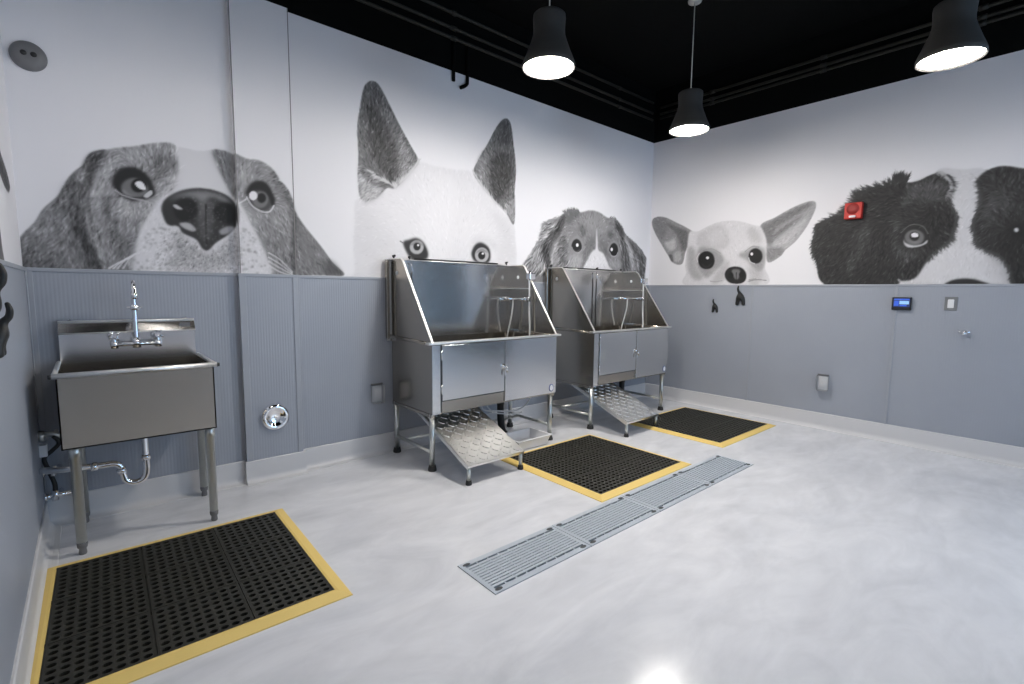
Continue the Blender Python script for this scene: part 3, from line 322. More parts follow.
# ------------------------------------------------------------------ helpers
class MB:
    """collects faces of ONE mesh object"""
    def __init__(s): s.v=[]; s.f=[]; s.m=[]; s.sm=[]
    def add(s,vs,fs,mi=0,smooth=False,M=None):
        o=len(s.v)
        s.v+= [tuple(M@Vector(p)) for p in vs] if M else [tuple(p) for p in vs]
        for f in fs: s.f.append([i+o for i in f]); s.m.append(mi); s.sm.append(smooth)
        return s
    def box(s,x0,x1,y0,y1,z0,z1,mi=0,M=None,b=0.0):
        if b>0:
            bm=bmesh.new(); bmesh.ops.create_cube(bm,size=1)
            for v in bm.verts: v.co=Vector(((x0+x1)/2+v.co.x*(x1-x0),(y0+y1)/2+v.co.y*(y1-y0),(z0+z1)/2+v.co.z*(z1-z0)))
            bmesh.ops.bevel(bm,geom=bm.edges[:],offset=b,segments=2,affect='EDGES',profile=.5)
            bm.verts.ensure_lookup_table(); bm.verts.index_update()
            s.add([v.co for v in bm.verts],[[v.index for v in f.verts] for f in bm.faces],mi,False,M); bm.free(); return s
        V=[(x,y,z) for x in(x0,x1) for y in(y0,y1) for z in(z0,z1)]
        return s.add(V,[(0,1,3,2),(4,6,7,5),(0,4,5,1),(2,3,7,6),(0,2,6,4),(1,5,7,3)],mi,False,M)
    def prism(s,poly,axis,a,b,mi=0,M=None,smooth=False):
        def P(q,t): return {'x':(t,q[0],q[1]),'y':(q[0],t,q[1]),'z':(q[0],q[1],t)}[axis]
        n=len(poly); V=[P(q,a) for q in poly]+[P(q,b) for q in poly]
        F=[list(range(n)),list(range(2*n-1,n-1,-1))]
        s.add(V,F,mi,False,M)
        return s.add(V,[(i,(i+1)%n,n+(i+1)%n,n+i) for i in range(n)],mi,smooth,M)
    def tube(s,pts,r,n=12,mi=0,caps=True,closed=False):
        pts=[Vector(p) for p in pts]; k=len(pts); rs=r if isinstance(r,(list,tuple)) else [r]*k
        V=[]; F=[]; up=None
        for i,p in enumerate(pts):
            if closed: t=(pts[(i+1)%k]-pts[i-1]).normalized()
            else: t=(pts[min(i+1,k-1)]-pts[max(i-1,0)]).normalized()
            if up is None: up=t.orthogonal().normalized()
            up=(up-t*up.dot(t)).normalized(); w=t.cross(up)
            for j in range(n):
                a=2*PI*j/n; V.append(p+(up*math.cos(a)+w*math.sin(a))*rs[i])
        for i in range(k if closed else k-1):
            for j in range(n):
                F.append((i*n+j,i*n+(j+1)%n,((i+1)%k)*n+(j+1)%n,((i+1)%k)*n+j))
        s.add(V,F,mi,True)
        if caps and not closed: s.add(V,[list(range(n))[::-1],[(k-1)*n+j for j in range(n)]],mi,False)
        return s
    def cyl(s,p,q,r,n=16,mi=0,r2=None): return s.tube([p,q],[r,r if r2 is None else r2],n,mi)
    def lathe(s,prof,M=None,n=32,mi=0,smooth=True):
        """prof [(r,z)] about local z"""
        V=[];F=[]; k=len(prof)
        for r,z in prof:
            for j in range(n):
                a=2*PI*j/n; V.append((r*math.cos(a),r*math.sin(a),z))
        for i in range(k-1):
            for j in range(n): F.append((i*n+j,i*n+(j+1)%n,(i+1)*n+(j+1)%n,(i+1)*n+j))
        return s.add(V,F,mi,smooth,M)
    def ball(s,c,r,mi=0,n=12,sc3=(1,1,1)):
        prof=[(max(1e-4,math.sin(PI*i/n))*1.0,-math.cos(PI*i/n)) for i in range(n+1)]
        M=Matrix.Translation(c)@Matrix.Diagonal((r*sc3[0],r*sc3[1],r*sc3[2],1)); return s.lathe(prof,M,16,mi)
    def build(s,name,mats,parent=None,bevel=0,seg=2,loc=None):
        me=bpy.data.meshes.new(name); me.from_pydata(s.v,[],s.f)
        for m in (mats if isinstance(mats,(list,tuple)) else [mats]): me.materials.append(m)
        me.polygons.foreach_set('material_index',s.m); me.polygons.foreach_set('use_smooth',s.sm)
        bm=bmesh.new(); bm.from_mesh(me); bmesh.ops.remove_doubles(bm,verts=bm.verts[:],dist=1e-5); bmesh.ops.recalc_face_normals(bm,faces=bm.faces[:])
        if bevel:
            ed=[e for e in bm.edges if len(e.link_faces)==2 and e.calc_face_angle(0)>R(40)]
            bmesh.ops.bevel(bm,geom=ed,offset=bevel,segments=seg,affect='EDGES',profile=.5,clamp_overlap=True)
        bm.to_mesh(me); bm.free(); me.update()
        o=bpy.data.objects.new(name,me); COL.objects.link(o)
        if parent: o.parent=parent
        if loc: o.location=loc
        return o
def tag(o,label=None,cat=None,group=None,kind=None):
    if label: o['label']=label
    if cat: o['category']=cat
    if group: o['group']=group
    if kind: o['kind']=kind
    return o
def thing(name,label,cat,loc=(0,0,0),rz=0,group=None):
    o=bpy.data.objects.new(name,None); COL.objects.link(o); o.location=loc; o.rotation_euler=(0,0,rz); o.empty_display_size=.1
    return tag(o,label,cat,group)
def dup(o,parent=None,top=True):
    c=o.copy(); COL.objects.link(c)
    if parent: c.parent=parent
    for ch in list(o.children): dup(ch,c)
    return c
def bez(pts,k=8):
    o=[]; n=len(pts); P=[Vector(p) for p in pts]
    for i in range(n-1):
        a,b,c,d=P[max(i-1,0)],P[i],P[i+1],P[min(i+2,n-1)]
        for t in [j/k for j in range(k)]:
            o.append(.5*(2*b+(c-a)*t+(2*a-5*b+4*c-d)*t*t+(3*b-a-3*c+d)*t**3))
    o.append(P[-1]); return o

# ------------------------------------------------------------------ materials
def lin(r,g,b): return tuple(((c/255)/12.92 if c<=10 else ((c/255+.055)/1.055)**2.4) for c in (r,g,b))+(1,)
def mat(name,col,rough=.5,metal=0.,spec=.5,coat=0.):
    m=bpy.data.materials.new(name); m.use_nodes=True; b=m.node_tree.nodes['Principled BSDF']
    b.inputs['Base Color'].default_value=col if len(col)==4 else (*col,1); b.inputs['Roughness'].default_value=rough; b.inputs['Metallic'].default_value=metal
    b.inputs['Specular IOR Level'].default_value=spec; b.inputs['Coat Weight'].default_value=coat
    return m,m.node_tree.nodes,m.node_tree.links,b
def nd(N,t,**kw):
    n=N.new(t)
    for k,v in kw.items():
        if k.startswith('i_'): n.inputs[k[2:].replace('_',' ')].default_value=v
        else: setattr(n,k,v)
    return n
def noise_rough(m,scale,lo,hi,stretch=(1,1,1),bump=0,dist=.001):
    mt,N,L,b=m; tc=nd(N,'ShaderNodeTexCoord'); mp=nd(N,'ShaderNodeMapping'); mp.inputs['Scale'].default_value=stretch
    no=nd(N,'ShaderNodeTexNoise',i_Scale=scale,i_Detail=4.0); mr=nd(N,'ShaderNodeMapRange'); mr.inputs['To Min'].default_value=lo; mr.inputs['To Max'].default_value=hi
    L.new(tc.outputs['Object'],mp.inputs['Vector']); L.new(mp.outputs['Vector'],no.inputs['Vector']); L.new(no.outputs['Fac'],mr.inputs['Value']); L.new(mr.outputs['Result'],b.inputs['Roughness'])
    if bump:
        bp=nd(N,'ShaderNodeBump',i_Strength=bump,i_Distance=dist); L.new(no.outputs['Fac'],bp.inputs['Height']); L.new(bp.outputs['Normal'],b.inputs['Normal'])
    return mt
WHITE=(.80,.79,.815)
M={}
m=mat('wall_white',WHITE,.62); M['white']=noise_rough(m,220,.55,.7,(1,1,1),.05,.0006)
m=mat('black_paint',(.0035,.0035,.0032),.85,spec=.08); M['black']=m[0]
m=mat('black_conduit_paint',(.034,.032,.026),.6,spec=.2); M['conduit']=m[0]
def wainscot(axis):
    mt,N,L,b=mat('ribbed_grey_panel_'+axis,(.36,.375,.40),.42)
    tc=nd(N,'ShaderNodeTexCoord'); wv=nd(N,'ShaderNodeTexWave',wave_type='BANDS',bands_direction=axis,i_Scale=19.0,i_Distortion=0.0)
    no=nd(N,'ShaderNodeTexNoise',i_Scale=3.0,i_Detail=3.0); mx=nd(N,'ShaderNodeMix',data_type='RGBA'); mx.inputs['A'].default_value=(.305,.33,.378,1); mx.inputs['B'].default_value=(.335,.36,.412,1)
    no2=nd(N,'ShaderNodeTexNoise',i_Scale=260.0,i_Detail=2.0)
    ad=nd(N,'ShaderNodeMath',operation='MULTIPLY_ADD'); ad.inputs[1].default_value=.5
    bp=nd(N,'ShaderNodeBump',i_Strength=.3,i_Distance=.0014)
    L.new(tc.outputs['Object'],wv.inputs['Vector']); L.new(tc.outputs['Object'],no.inputs['Vector']); L.new(tc.outputs['Object'],no2.inputs['Vector'])
    L.new(no.outputs['Fac'],mx.inputs['Factor']); L.new(mx.outputs['Result'],b.inputs['Base Color'])
    L.new(no2.outputs['Fac'],ad.inputs[0]); L.new(wv.outputs['Fac'],ad.inputs[2]); L.new(ad.outputs['Value'],bp.inputs['Height']); L.new(bp.outputs['Normal'],b.inputs['Normal'])
    return mt
M['wain_x']=wainscot('X'); M['wain_y']=wainscot('Y')
M['seam']=mat('grey_wallpaper_seam',(.22,.21,.21),.6)[0]
M['trim']=mat('grey_panel_trim',(.33,.352,.395),.38)[0]
# sealed concrete floor
mt,N,L,b=mat('sealed_concrete_floor',(.55,.55,.56),.2)
tc=nd(N,'ShaderNodeTexCoord'); mp=nd(N,'ShaderNodeMapping'); mp.inputs['Rotation'].default_value=(0,0,R(28)); mp.inputs['Scale'].default_value=(.7,1.6,1)
n1=nd(N,'ShaderNodeTexNoise',i_Scale=1.6,i_Detail=7.0,i_Roughness=.62,i_Distortion=1.4); n2=nd(N,'ShaderNodeTexNoise',i_Scale=6.0,i_Detail=6.0,i_Distortion=.8)
r1=nd(N,'ShaderNodeValToRGB'); r1.color_ramp.elements[0].position=.30; r1.color_ramp.elements[0].color=(.64,.655,.70,1); r1.color_ramp.elements[1].position=.68; r1.color_ramp.elements[1].color=(.79,.80,.84,1)
mx=nd(N,'ShaderNodeMix',data_type='RGBA',blend_type='MULTIPLY'); mx.inputs['Factor'].default_value=.6
r2=nd(N,'ShaderNodeValToRGB'); r2.color_ramp.elements[0].position=.3; r2.color_ramp.elements[0].color=(.86,.86,.86,1); r2.color_ramp.elements[1].position=.65; r2.color_ramp.elements[1].color=(1,1,1,1)
mr=nd(N,'ShaderNodeMapRange'); mr.inputs['To Min'].default_value=.10; mr.inputs['To Max'].default_value=.26
bp=nd(N,'ShaderNodeBump',i_Strength=.08,i_Distance=.004)
L.new(tc.outputs['Object'],mp.inputs['Vector']); L.new(mp.outputs['Vector'],n1.inputs['Vector']); L.new(mp.outputs['Vector'],n2.inputs['Vector'])
L.new(n1.outputs['Fac'],r1.inputs['Fac']); L.new(n2.outputs['Fac'],r2.inputs['Fac']); L.new(r1.outputs['Color'],mx.inputs['A']); L.new(r2.outputs['Color'],mx.inputs['B'])
L.new(mx.outputs['Result'],b.inputs['Base Color']); L.new(n2.outputs['Fac'],mr.inputs['Value']); L.new(mr.outputs['Result'],b.inputs['Roughness'])
L.new(n1.outputs['Fac'],bp.inputs['Height']); L.new(bp.outputs['Normal'],b.inputs['Normal'])
M['floor']=mt
m=mat('concrete_base',(.62,.62,.635),.35); M['base']=noise_rough(m,9,.3,.5,(1,1,1),.1,.002)
def brushed(name,col,lo,hi,stretch,an=.5):
    m=mat(name,col,.3,1.0); m[3].inputs['Anisotropic'].default_value=an; m[3].inputs['Anisotropic Rotation'].default_value=.25
    tg=nd(m[1],'ShaderNodeTangent',direction_type='RADIAL',axis='Z'); m[2].new(tg.outputs['Tangent'],m[3].inputs['Tangent'])
    return noise_rough(m,14,lo,hi,stretch,.004,.0004)
M['steel']=brushed('brushed_steel',(.76,.755,.75),.15,.19,(.35,.35,60),.6)
M['steel_shaded']=brushed('dull_shaded_steel',(.45,.415,.365),.20,.24,(.35,.35,60),.6)  # same steel, base darkened and browned for the dark surroundings it reflects
M['rim']=mat('polished_steel_edge',(.86,.85,.83),.38,1.0)[0]
M['chrome']=mat('chrome',(.86,.86,.87),.07,1.0)[0]
m=mat('galvanised_pipe',(.62,.64,.62),.3,1.0); M['galv']=noise_rough(m,25,.25,.42,(1,1,1))
m=mat('diamond_plate',(.78,.78,.77),.3,1.0); M['plate']=noise_rough(m,40,.24,.40,(1,1,1))
M['rubber']=mat('black_rubber',(.012,.012,.012),.6)[0]
m=mat('black_mat_rubber',(.020,.019,.014),.55); M['matblack']=m[0]
m=mat('yellow_rubber',lin(230,200,118),.55); M['yellow']=noise_rough(m,30,.5,.65,(1,1,1),.06,.001)
m=mat('grey_grate',(.46,.51,.57),.38,.15); M['grate']=noise_rough(m,50,.3,.5)
M['dark']=mat('trench_and_gap_shade',(.05,.055,.06),.7)[0]  # dark trench walls; also colours in the shade of door gaps and bolt recesses
M['lamp']=noise_rough(mat('dark_grey_lamp_shade',(.045,.043,.040),.7),120,.6,.8,(1,1,1),.15,.001)
M['cord']=mat('white_cord',(.7,.69,.62),.5)[0]
M['canopy']=mat('grey_lamp_canopy',(.45,.44,.42),.5)[0]
M['red']=mat('red_alarm_plastic',lin(190,40,30),.4)[0]; M['red_dark']=mat('dark_red_grille',lin(140,24,20),.5)[0]
M['lens']=mat('clear_strobe_lens',(.85,.82,.82),.15)[0]
M['plastic_grey']=mat('grey_sensor_plastic',(.16,.16,.165),.45)[0]
M['plastic_white']=mat('white_plastic',(.75,.76,.78),.4)[0]
M['tray']=mat('pale_grey_tray',(.72,.73,.76),.4)[0]
M['black_plastic']=mat('black_plastic',(.012,.012,.013),.35)[0]
M['iron']=mat('black_cast_iron',(.014,.014,.013),.5)[0]
M['blue']=mat('blue_badge_ring',lin(60,80,140),.4)[0]
M['hose']=mat('pale_grey_plastic',(.55,.55,.56),.35)[0]
M['steel_face']=mat('steel_switch_plate',(.22,.23,.24),.4,.3)[0]
def glassy(name,tint,fac,rough=.05):
    mt=bpy.data.materials.new(name); mt.use_nodes=True; N=mt.node_tree.nodes; L=mt.node_tree.links; N.remove(N['Principled BSDF'])
    tr=nd(N,'ShaderNodeBsdfTransparent'); tr.inputs['Color'].default_value=(*tint,1); gl=nd(N,'ShaderNodeBsdfGlossy',i_Roughness=rough); fr=nd(N,'ShaderNodeFresnel',i_IOR=1.45)
    ad=nd(N,'ShaderNodeMath',operation='ADD'); ad.inputs[1].default_value=fac; ad.use_clamp=True; mx=nd(N,'ShaderNodeMixShader')
    L.new(fr.outputs['Fac'],ad.inputs[0]); L.new(ad.outputs['Value'],mx.inputs['Fac']); L.new(tr.outputs['BSDF'],mx.inputs[1]); L.new(gl.outputs['BSDF'],mx.inputs[2]); L.new(mx.outputs['Shader'],N['Material Output'].inputs['Surface'])
    return mt
M['pane']=glassy('window_pane',(.93,.96,.97),.0,.02); M['clear']=glassy('clear_cover_plastic',(.98,.98,.98),.06,.22)
def emit(name,col,st):
    mt=bpy.data.materials.new(name); mt.use_nodes=True; N=mt.node_tree.nodes; b=N['Principled BSDF']; b.inputs['Base Color'].default_value=(.02,.02,.02,1) if st<2 else (.8,.8,.8,1)
    b.inputs['Emission Color'].default_value=(*col,1); b.inputs['Emission Strength'].default_value=st; return mt
LAMP_E=600.0; REFL_E=122.0; SKY_E=5.2; EXPO=-0.12
M['glow']=emit('lamp_diffuser_glow',(1.0,.95,.885),LAMP_E)
M['reflector']=emit('emissive_reflector',(1.0,.95,.885),REFL_E); M['glow_low']=emit('low_lamp_glow',(1.0,.94,.86),LAMP_E*.26); M['reflector_low']=emit('low_emissive_reflector',(1.0,.94,.86),REFL_E*.17); M['glow_mid']=emit('mid_lamp_glow',(1.0,.94,.86),LAMP_E*.4); M['reflector_mid']=emit('mid_emissive_reflector',(1.0,.94,.86),REFL_E*.5); M['glow_dim']=emit('dim_lamp_glow',(1.0,.95,.885),LAMP_E*.3); M['reflector_dim']=emit('dim_emissive_reflector',(1.0,.95,.885),REFL_E*.3)  # reflectors emit by themselves, standing in for bulb light thrown downward
M['scr1']=emit('screen_dark_blue',(.004,.02,.16),1.0); M['scr2']=emit('screen_blue',(.02,.12,.75),1.0); M['scr3']=emit('screen_pale_blue',(.35,.65,1.0),1.0)
# mural print
mt=bpy.data.materials.new('printed_dog_mural'); mt.use_nodes=True; N=mt.node_tree.nodes; b=N['Principled BSDF']; at_=nd(N,'ShaderNodeAttribute',attribute_name='ink'); mt.node_tree.links.new(at_.outputs['Color'],b.inputs['Base Color']); b.inputs['Roughness'].default_value=.62
M['mural']=mt

# ------------------------------------------------------------------ room
W=1.35; C=3.03; H=3.62; XL=-5.45; YF=-6.4; B=.148
PX0,PX1,PD=-4.478,-4.145,.042      # pilaster
def S(o): o['kind']='structure'; return o
# floor with a trench opening
GX0,GX1,GY0,GY1=-3.995,-1.535,-1.993,-1.712
fl=MB()
for x0,x1,y0,y1 in((XL-.1,.1,GY1,.1),(XL-.1,.1,YF-.1,GY0),(XL-.1,GX0,GY0,GY1),(GX1,.1,GY0,GY1)):
    fl.add([(x0,y0,0),(x1,y0,0),(x1,y1,0),(x0,y1,0)],[(0,1,2,3)])
S(fl.build('floor',M['floor']))
t=MB()
t.box(GX0,GX1,GY0,GY1,-.14,-.13); t.box(GX0-.01,GX0,GY0,GY1,-.14,-.001); t.box(GX1,GX1+.01,GY0,GY1,-.14,-.001); t.box(GX0-.01,GX1+.01,GY0-.01,GY0,-.14,-.001); t.box(GX0-.01,GX1+.01,GY1,GY1+.01,-.14,-.001)
S(t.build('trim_1',M['dark']))
S(MB().box(XL-.1,.1,YF-.1,.1,H,H+.1).build('ceiling',M['black']))
def wall(name,x0,x1,y0,y1): 
    w=MB(); w.box(x0,x1,y0,y1,0,C,0); w.box(x0,x1,y0,y1,C,H,1); return S(w.build(name,[M['white'],M['black']]))
wall('wall_back',XL-.1,.1,0,.1); wall('wall_left',XL-.1,XL,YF-.1,0)
# front wall with a shop window, behind the camera
WX0,WX1,WZ0,WZ1=-2.6,-.3,.06,2.75
w=MB()
for a in((XL,WX0,0,C,0),(WX1,0,0,C,0),(WX0,WX1,0,WZ0,0),(WX0,WX1,WZ1,C,0),(XL,0,C,H,1)): w.box(a[0],a[1],YF-.1,YF,a[2],a[3],a[4])
S(w.build('wall_front',[M['white'],M['black']]))
w=MB()
RY0,RY1=-6.1,-3.85
w2=MB()
for a in((RY1,.0,0,C,0),(YF-.1,RY0,0,C,0),(RY0,RY1,0,WZ0,0),(RY0,RY1,WZ1,C,0),(YF-.1,0,C,H,1)): w2.box(0,.1,a[0],a[1],a[2],a[3],a[4])
S(w2.build('wall_right',[M['white'],M['black']]))
w2=MB()
for i in range(4):
    y=RY0+(RY1-RY0)*i/3; w2.box(.02,.09,y-.03,y+.03,WZ0,WZ1)
for z in(WZ0,WZ1-.06,2.05): w2.box(.02,.09,RY0,RY1,z,z+.06)
wf=S(w2.build('window_2',M['black_plastic']))
S(MB().box(.052,.06,RY0,RY1,WZ0,WZ1).build('pane',M['pane'],wf))
n=4
for i in range(n+1):
    x=WX0+(WX1-WX0)*i/n; w.box(x-.03,x+.03,YF-.09,YF-.02,WZ0,WZ1)
for z in(WZ0,WZ1-.06,2.05): w.box(WX0,WX1,YF-.09,YF-.02,z,z+.06)
wf=S(w.build('window_1',M['black_plastic']))
S(MB().box(WX0,WX1,YF-.06,YF-.052,WZ0,WZ1).build('pane',M['pane'],wf))
# pilaster
w=MB(); w.box(PX0,PX1,-PD,0,0,C,0); w.box(PX0,PX1,-PD,0,C,H,1); S(w.build('wall_pilaster',[M['white'],M['black']]))
# wainscot panels (10 mm proud) and their trims
T=.010
def panel(name,axis,u0,u1,off,m):
    p=MB()
    if axis=='b': p.box(u0,u1,off-T,off,B-.01,W-.012)
    elif axis=='r': p.box(off-T,off,u0,u1,B-.01,W-.012)
    else: p.box(off,off+T,u0,u1,B-.01,W-.012)
    return S(p.build(name,m))
panel('trim_2','b',XL,PX0,0,M['wain_x']); panel('trim_3','b',PX0,PX1,-PD,M['wain_x']); panel('trim_4','b',PX1,0,0,M['wain_x'])
panel('trim_5','r',RY1+.03,0,0,M['wain_y']); panel('trim_6','l',YF,0,XL,M['wain_y'])
p=MB(); p.box(PX0-T,PX0,-PD-T,0,B-.01,W-.012); S(p.build('trim_7',M['trim']))
c=.016
cap=MB(); cap.box(XL,PX0-T,-c,0,W-.014,W+.006); cap.box(PX0-c,PX1+.004,-PD-c,-.0,W-.014,W+.006); cap.box(PX1,0,-c,0,W-.014,W+.006); S(cap.build('trim_8',M['trim'],bevel=.003))
cap=MB(); cap.box(-c,0,RY1+.03,-c,W-.014,W+.006); S(cap.build('trim_9',M['trim'],bevel=.003))
cap=MB(); cap.box(XL,XL+c,YF,-c,W-.014,W+.006); S(cap.build('trim_10',M['trim'],bevel=.003))
k=11
def vtrim(f):
    global k
    p=MB(); p.box(*f,B-.01,W-.012); S(p.build('trim_%d'%k,M['trim'],bevel=.0025)); k+=1
vtrim((XL+T,XL+T+.026,-T-.006,-T)); vtrim((XL+T,XL+T+.006,-T-.026,-T-.006))
vtrim((PX0-T-.004,PX0+.026,-PD-T-.005,-PD-T)); vtrim((PX1-.028,PX1+.004,-PD-T-.005,-PD-T)); vtrim((PX1+.004,PX1+.03,-T-.005,-T))
for f in((PX0-.001,PX0+.004,-PD-.002,-PD+.004),(PX1-.002,PX1+.003,-PD-.002,-PD+.004)):
    p=MB(); p.box(*f,W+.006,C); S(p.build('trim_%d'%k,M['seam'])); k+=1
for y in(-1.255,-2.452): vtrim((-T-.007,-T,y-.009,y+.009))
vtrim((-T-.006,-T,-T-.03,-T-.006))
# coved concrete base
def cove(off): # (distance from wall, z)
    r=.035; d=.02
    pr=[(0,0),(d+r+.012,0),(d+r+.01,.004)]
    for i in range(6):
        a=PI/2*i/5; pr.append((d+r-r*math.sin(a),.005+r-r*math.cos(a)))
    pr+=[(d,B-.004),(d-.004,B),(0,B)]; return pr
cv=cove(0)
def base(name,fn,a,b): 
    m=MB(); m.prism([fn(d,z) for d,z in cv],{'b':'x','r':'y','l':'y'}[name[0]],a,b,smooth=False); return m
bb=base('b',lambda d,z:(-d,z),XL,PX0-.02); bb.prism([(-PD-d,z) for d,z in cv],'x',PX0-.022,PX1+.02); bb.prism([(-d,z) for d,z in cv],'x',PX1+.018,0)
S(bb.build('baseboard_back',M['base']))
S(base('r',lambda d,z:(-d,z),RY1+.03,0).build('baseboard_right',M['base']))
S(base('l',lambda d,z:(XL+d,z),YF,0).build('baseboard_left',M['base']))

# ------------------------------------------------------------------ dog murals (printed wall graphics)
INFO={'beagle':('dog_mural','printed beagle face with dark hanging ears and big nose above the steel sink'),
'shepherd':('dog_mural','printed white dog with tall upright grey ears peering over the nearer wash tub'),
'spaniel':('dog_mural','printed shaggy grey puppy with white blaze peering over the farther wash tub'),
'chihuahua':('dog_mural','printed pale chihuahua head with huge spread ears on the right wall'),
'collie':('dog_mural','printed black and white collie face behind the red fire alarm'),
'side':('dog_mural','printed dark dog ear at the left edge on the left wall')}
def mural(key,idx):
    plane,ext,ops=ART[key]; cv=Canvas(*ext,idx).run(ops); a=cv.a; t=cv.t
    m=a>.03; m2=m.copy(); m2[1:]|=m[:-1]; m2[:-1]|=m[1:]; m2[:,1:]|=m[:,:-1]; m2[:,:-1]|=m[:,1:]
    us=cv.u0+np.arange(cv.W)/PPM; vs=cv.v0+np.arange(cv.H)/PPM; off=.0012
    def pos(u,v):
        if plane=='back': return (u,(-PD if PX0<=u<=PX1 else 0)-off,v)
        if plane=='right': return (-off,-u,v)
        return (XL+off,u,v)
    if plane=='back' and us[0]<PX0<us[-1]:   # wrap round the pilaster: duplicate the columns at its two edges
        cols=[]
        for i,u in enumerate(us):
            cols.append((i,u,None))
        i0=int(np.searchsorted(us,PX0)); i1=int(np.searchsorted(us,PX1))
        cols.insert(i1,(i1,PX1+off,0)); cols.insert(i1,(i1,PX1+off,-PD)); cols.insert(i0,(i0,PX0-off,-PD)); cols.insert(i0,(i0,PX0-off,0))
    else: cols=[(i,u,None) for i,u in enumerate(us)]
    nc=len(cols); src=np.array([c[0] for c in cols])
    V=np.zeros((cv.H,nc,3))
    for j,(i,u,yy) in enumerate(cols):
        P=pos(u,0); V[:,j,0]=P[0]; V[:,j,1]=P[1] if yy is None else yy-off; V[:,j,2]=vs
        if plane=='right': V[:,j,1]=-u
        if yy is not None: V[:,j,0]=u
    mm=m2[:,src]; tone=t[:,src]*np.minimum(1,a[:,src]*1.5)+(1-np.minimum(1,a[:,src]*1.5))
    fm=mm[:-1,:-1]&mm[1:,:-1]&mm[:-1,1:]&mm[1:,1:]
    r,c=np.nonzero(fm); idn=np.arange(cv.H*nc).reshape(cv.H,nc)
    F=np.stack([idn[r,c],idn[r,c+1],idn[r+1,c+1],idn[r+1,c]],1)
    used,inv=np.unique(F,return_inverse=True); F=inv.reshape(F.shape)
    me=bpy.data.meshes.new('dog_mural'); me.vertices.add(len(used)); me.vertices.foreach_set('co',V.reshape(-1,3)[used].ravel())
    nf=len(F); me.loops.add(nf*4); me.loops.foreach_set('vertex_index',F.ravel()); me.polygons.add(nf); me.polygons.foreach_set('loop_start',np.arange(nf)*4); me.polygons.foreach_set('loop_total',np.full(nf,4)); me.update(calc_edges=True)
    tt=np.clip(tone.reshape(-1)[used],0,1)**2.2; colr=np.ones((len(used),4)); 
    for q in range(3): colr[:,q]=tt*WHITE[q]
    ca=me.color_attributes.new('ink','FLOAT_COLOR','POINT'); ca.data.foreach_set('color',colr.ravel()); me.materials.append(M['mural'])
    o=bpy.data.objects.new(INFO[key][0],me); COL.objects.link(o); tag(o,INFO[key][1],'mural')
for i,k_ in enumerate(ART): mural(k_,i+1)

# ------------------------------------------------------------------ pendant lamps
def make_lamp(name):
    r=thing(name,'','lamp')
    sh=MB(); pr=[(.02,.335),(.098,.335),(.106,.328),(.108,.31),(.104,.24),(.106,.205),(.118,.165),(.145,.095),(.166,.045),(.174,.022),(.174,.0),(.168,.0),(.167,.02),(.14,.09),(.11,.165),(.098,.21)]
    sh.lathe(pr,n=40); sh.lathe([(.0001,.335),(.02,.335)],n=40); sh.build('lamp_shade',M['lamp'],r)
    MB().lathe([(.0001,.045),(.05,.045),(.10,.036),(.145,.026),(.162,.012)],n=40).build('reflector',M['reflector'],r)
    MB().ball((0,0,-.004),.036,n=16).build('bulb',M['glow'],r)
    MB().cyl((0,0,.33),(0,0,1.095),.0045,8).build('cord',M['cord'],r)
    MB().lathe([(.0001,.335),(.012,.335),(.014,.35),(.008,.365),(.004,.37)],n=16).build('cord_grip',M['lamp'],r)
    MB().lathe([(.0001,1.114),(.058,1.114),(.06,1.106),(.055,1.094),(.01,1.088),(.0001,1.088)],n=24).build('canopy',M['canopy'],r)
    return r
L0=make_lamp('pendant_lamp')
LP=[(-3.022,-1.266,'dark grey pendant lamp hanging in front of the tall-eared white dog'),
    (-1.348,-1.235,'dark grey pendant lamp on white cord nearest the wall corner'),
    (-1.402,-2.877,'dark grey pendant lamp at the top right in front of the right wall'),
    (-3.03,-2.877,'dark grey pendant lamp beside the camera, above the picture'),
    (-4.69,-1.25,'dark grey pendant lamp above the picture in front of the beagle print')]
for i,(x,y,l) in enumerate(LP):
    o=L0 if i==0 else dup(L0); o.location=(x,y,2.60); o.scale=(.91,.91,.915); tag(o,l,'lamp','pendant lamps')
    if i>=2:
        for ch in o.children:
            if ch.name.startswith(('bulb','reflector')):
                ch.data=ch.data.copy(); ch.data.materials[0]=M[('glow' if ch.name.startswith('bulb') else 'reflector')+('_dim' if i==2 else '_mid' if i==3 else '_low')]

# ------------------------------------------------------------------ black conduits and hangers high on the wall
def conduit(p,q,label):
    m=MB(); m.cyl(p,q,.013,10); d=(Vector(q)-Vector(p)); n=int(d.length/1.2)
    for i in range(n+1):
        c=Vector(p)+d*((i+.4)/(n+1)); u=d.normalized(); m.tube([c-u*.025,c+u*.025],.019,10)
    tag(m.build('ceiling_conduit',M['conduit']),label,'pipe','black conduits above the white walls')
conduit((XL+.01,-.03,3.265),(-.09,-.03,3.265),'black conduit along the back wall, lowest of three')
conduit((XL+.01,-.03,3.34),(-.09,-.03,3.34),'black conduit along the back wall, middle of three')
conduit((XL+.01,-.03,3.455),(-.09,-.03,3.455),'black conduit along the back wall, topmost of three')
conduit((-.03,YF+.01,3.285),(-.03,-.09,3.285),'black conduit along the right wall, lowest of three')
conduit((-.03,YF+.01,3.33),(-.03,-.09,3.33),'black conduit along the right wall, middle of three')
conduit((-.03,YF+.01,3.40),(-.03,-.09,3.40),'black conduit along the right wall, topmost of three')
h=MB(); h.tube([(-2.862,-.0125,3.26),(-2.862,-.0125,2.95)],.014,10); tag(h.build('pipe_stub',M['black']),'straight black pipe stub poking below the black wall band','pipe')
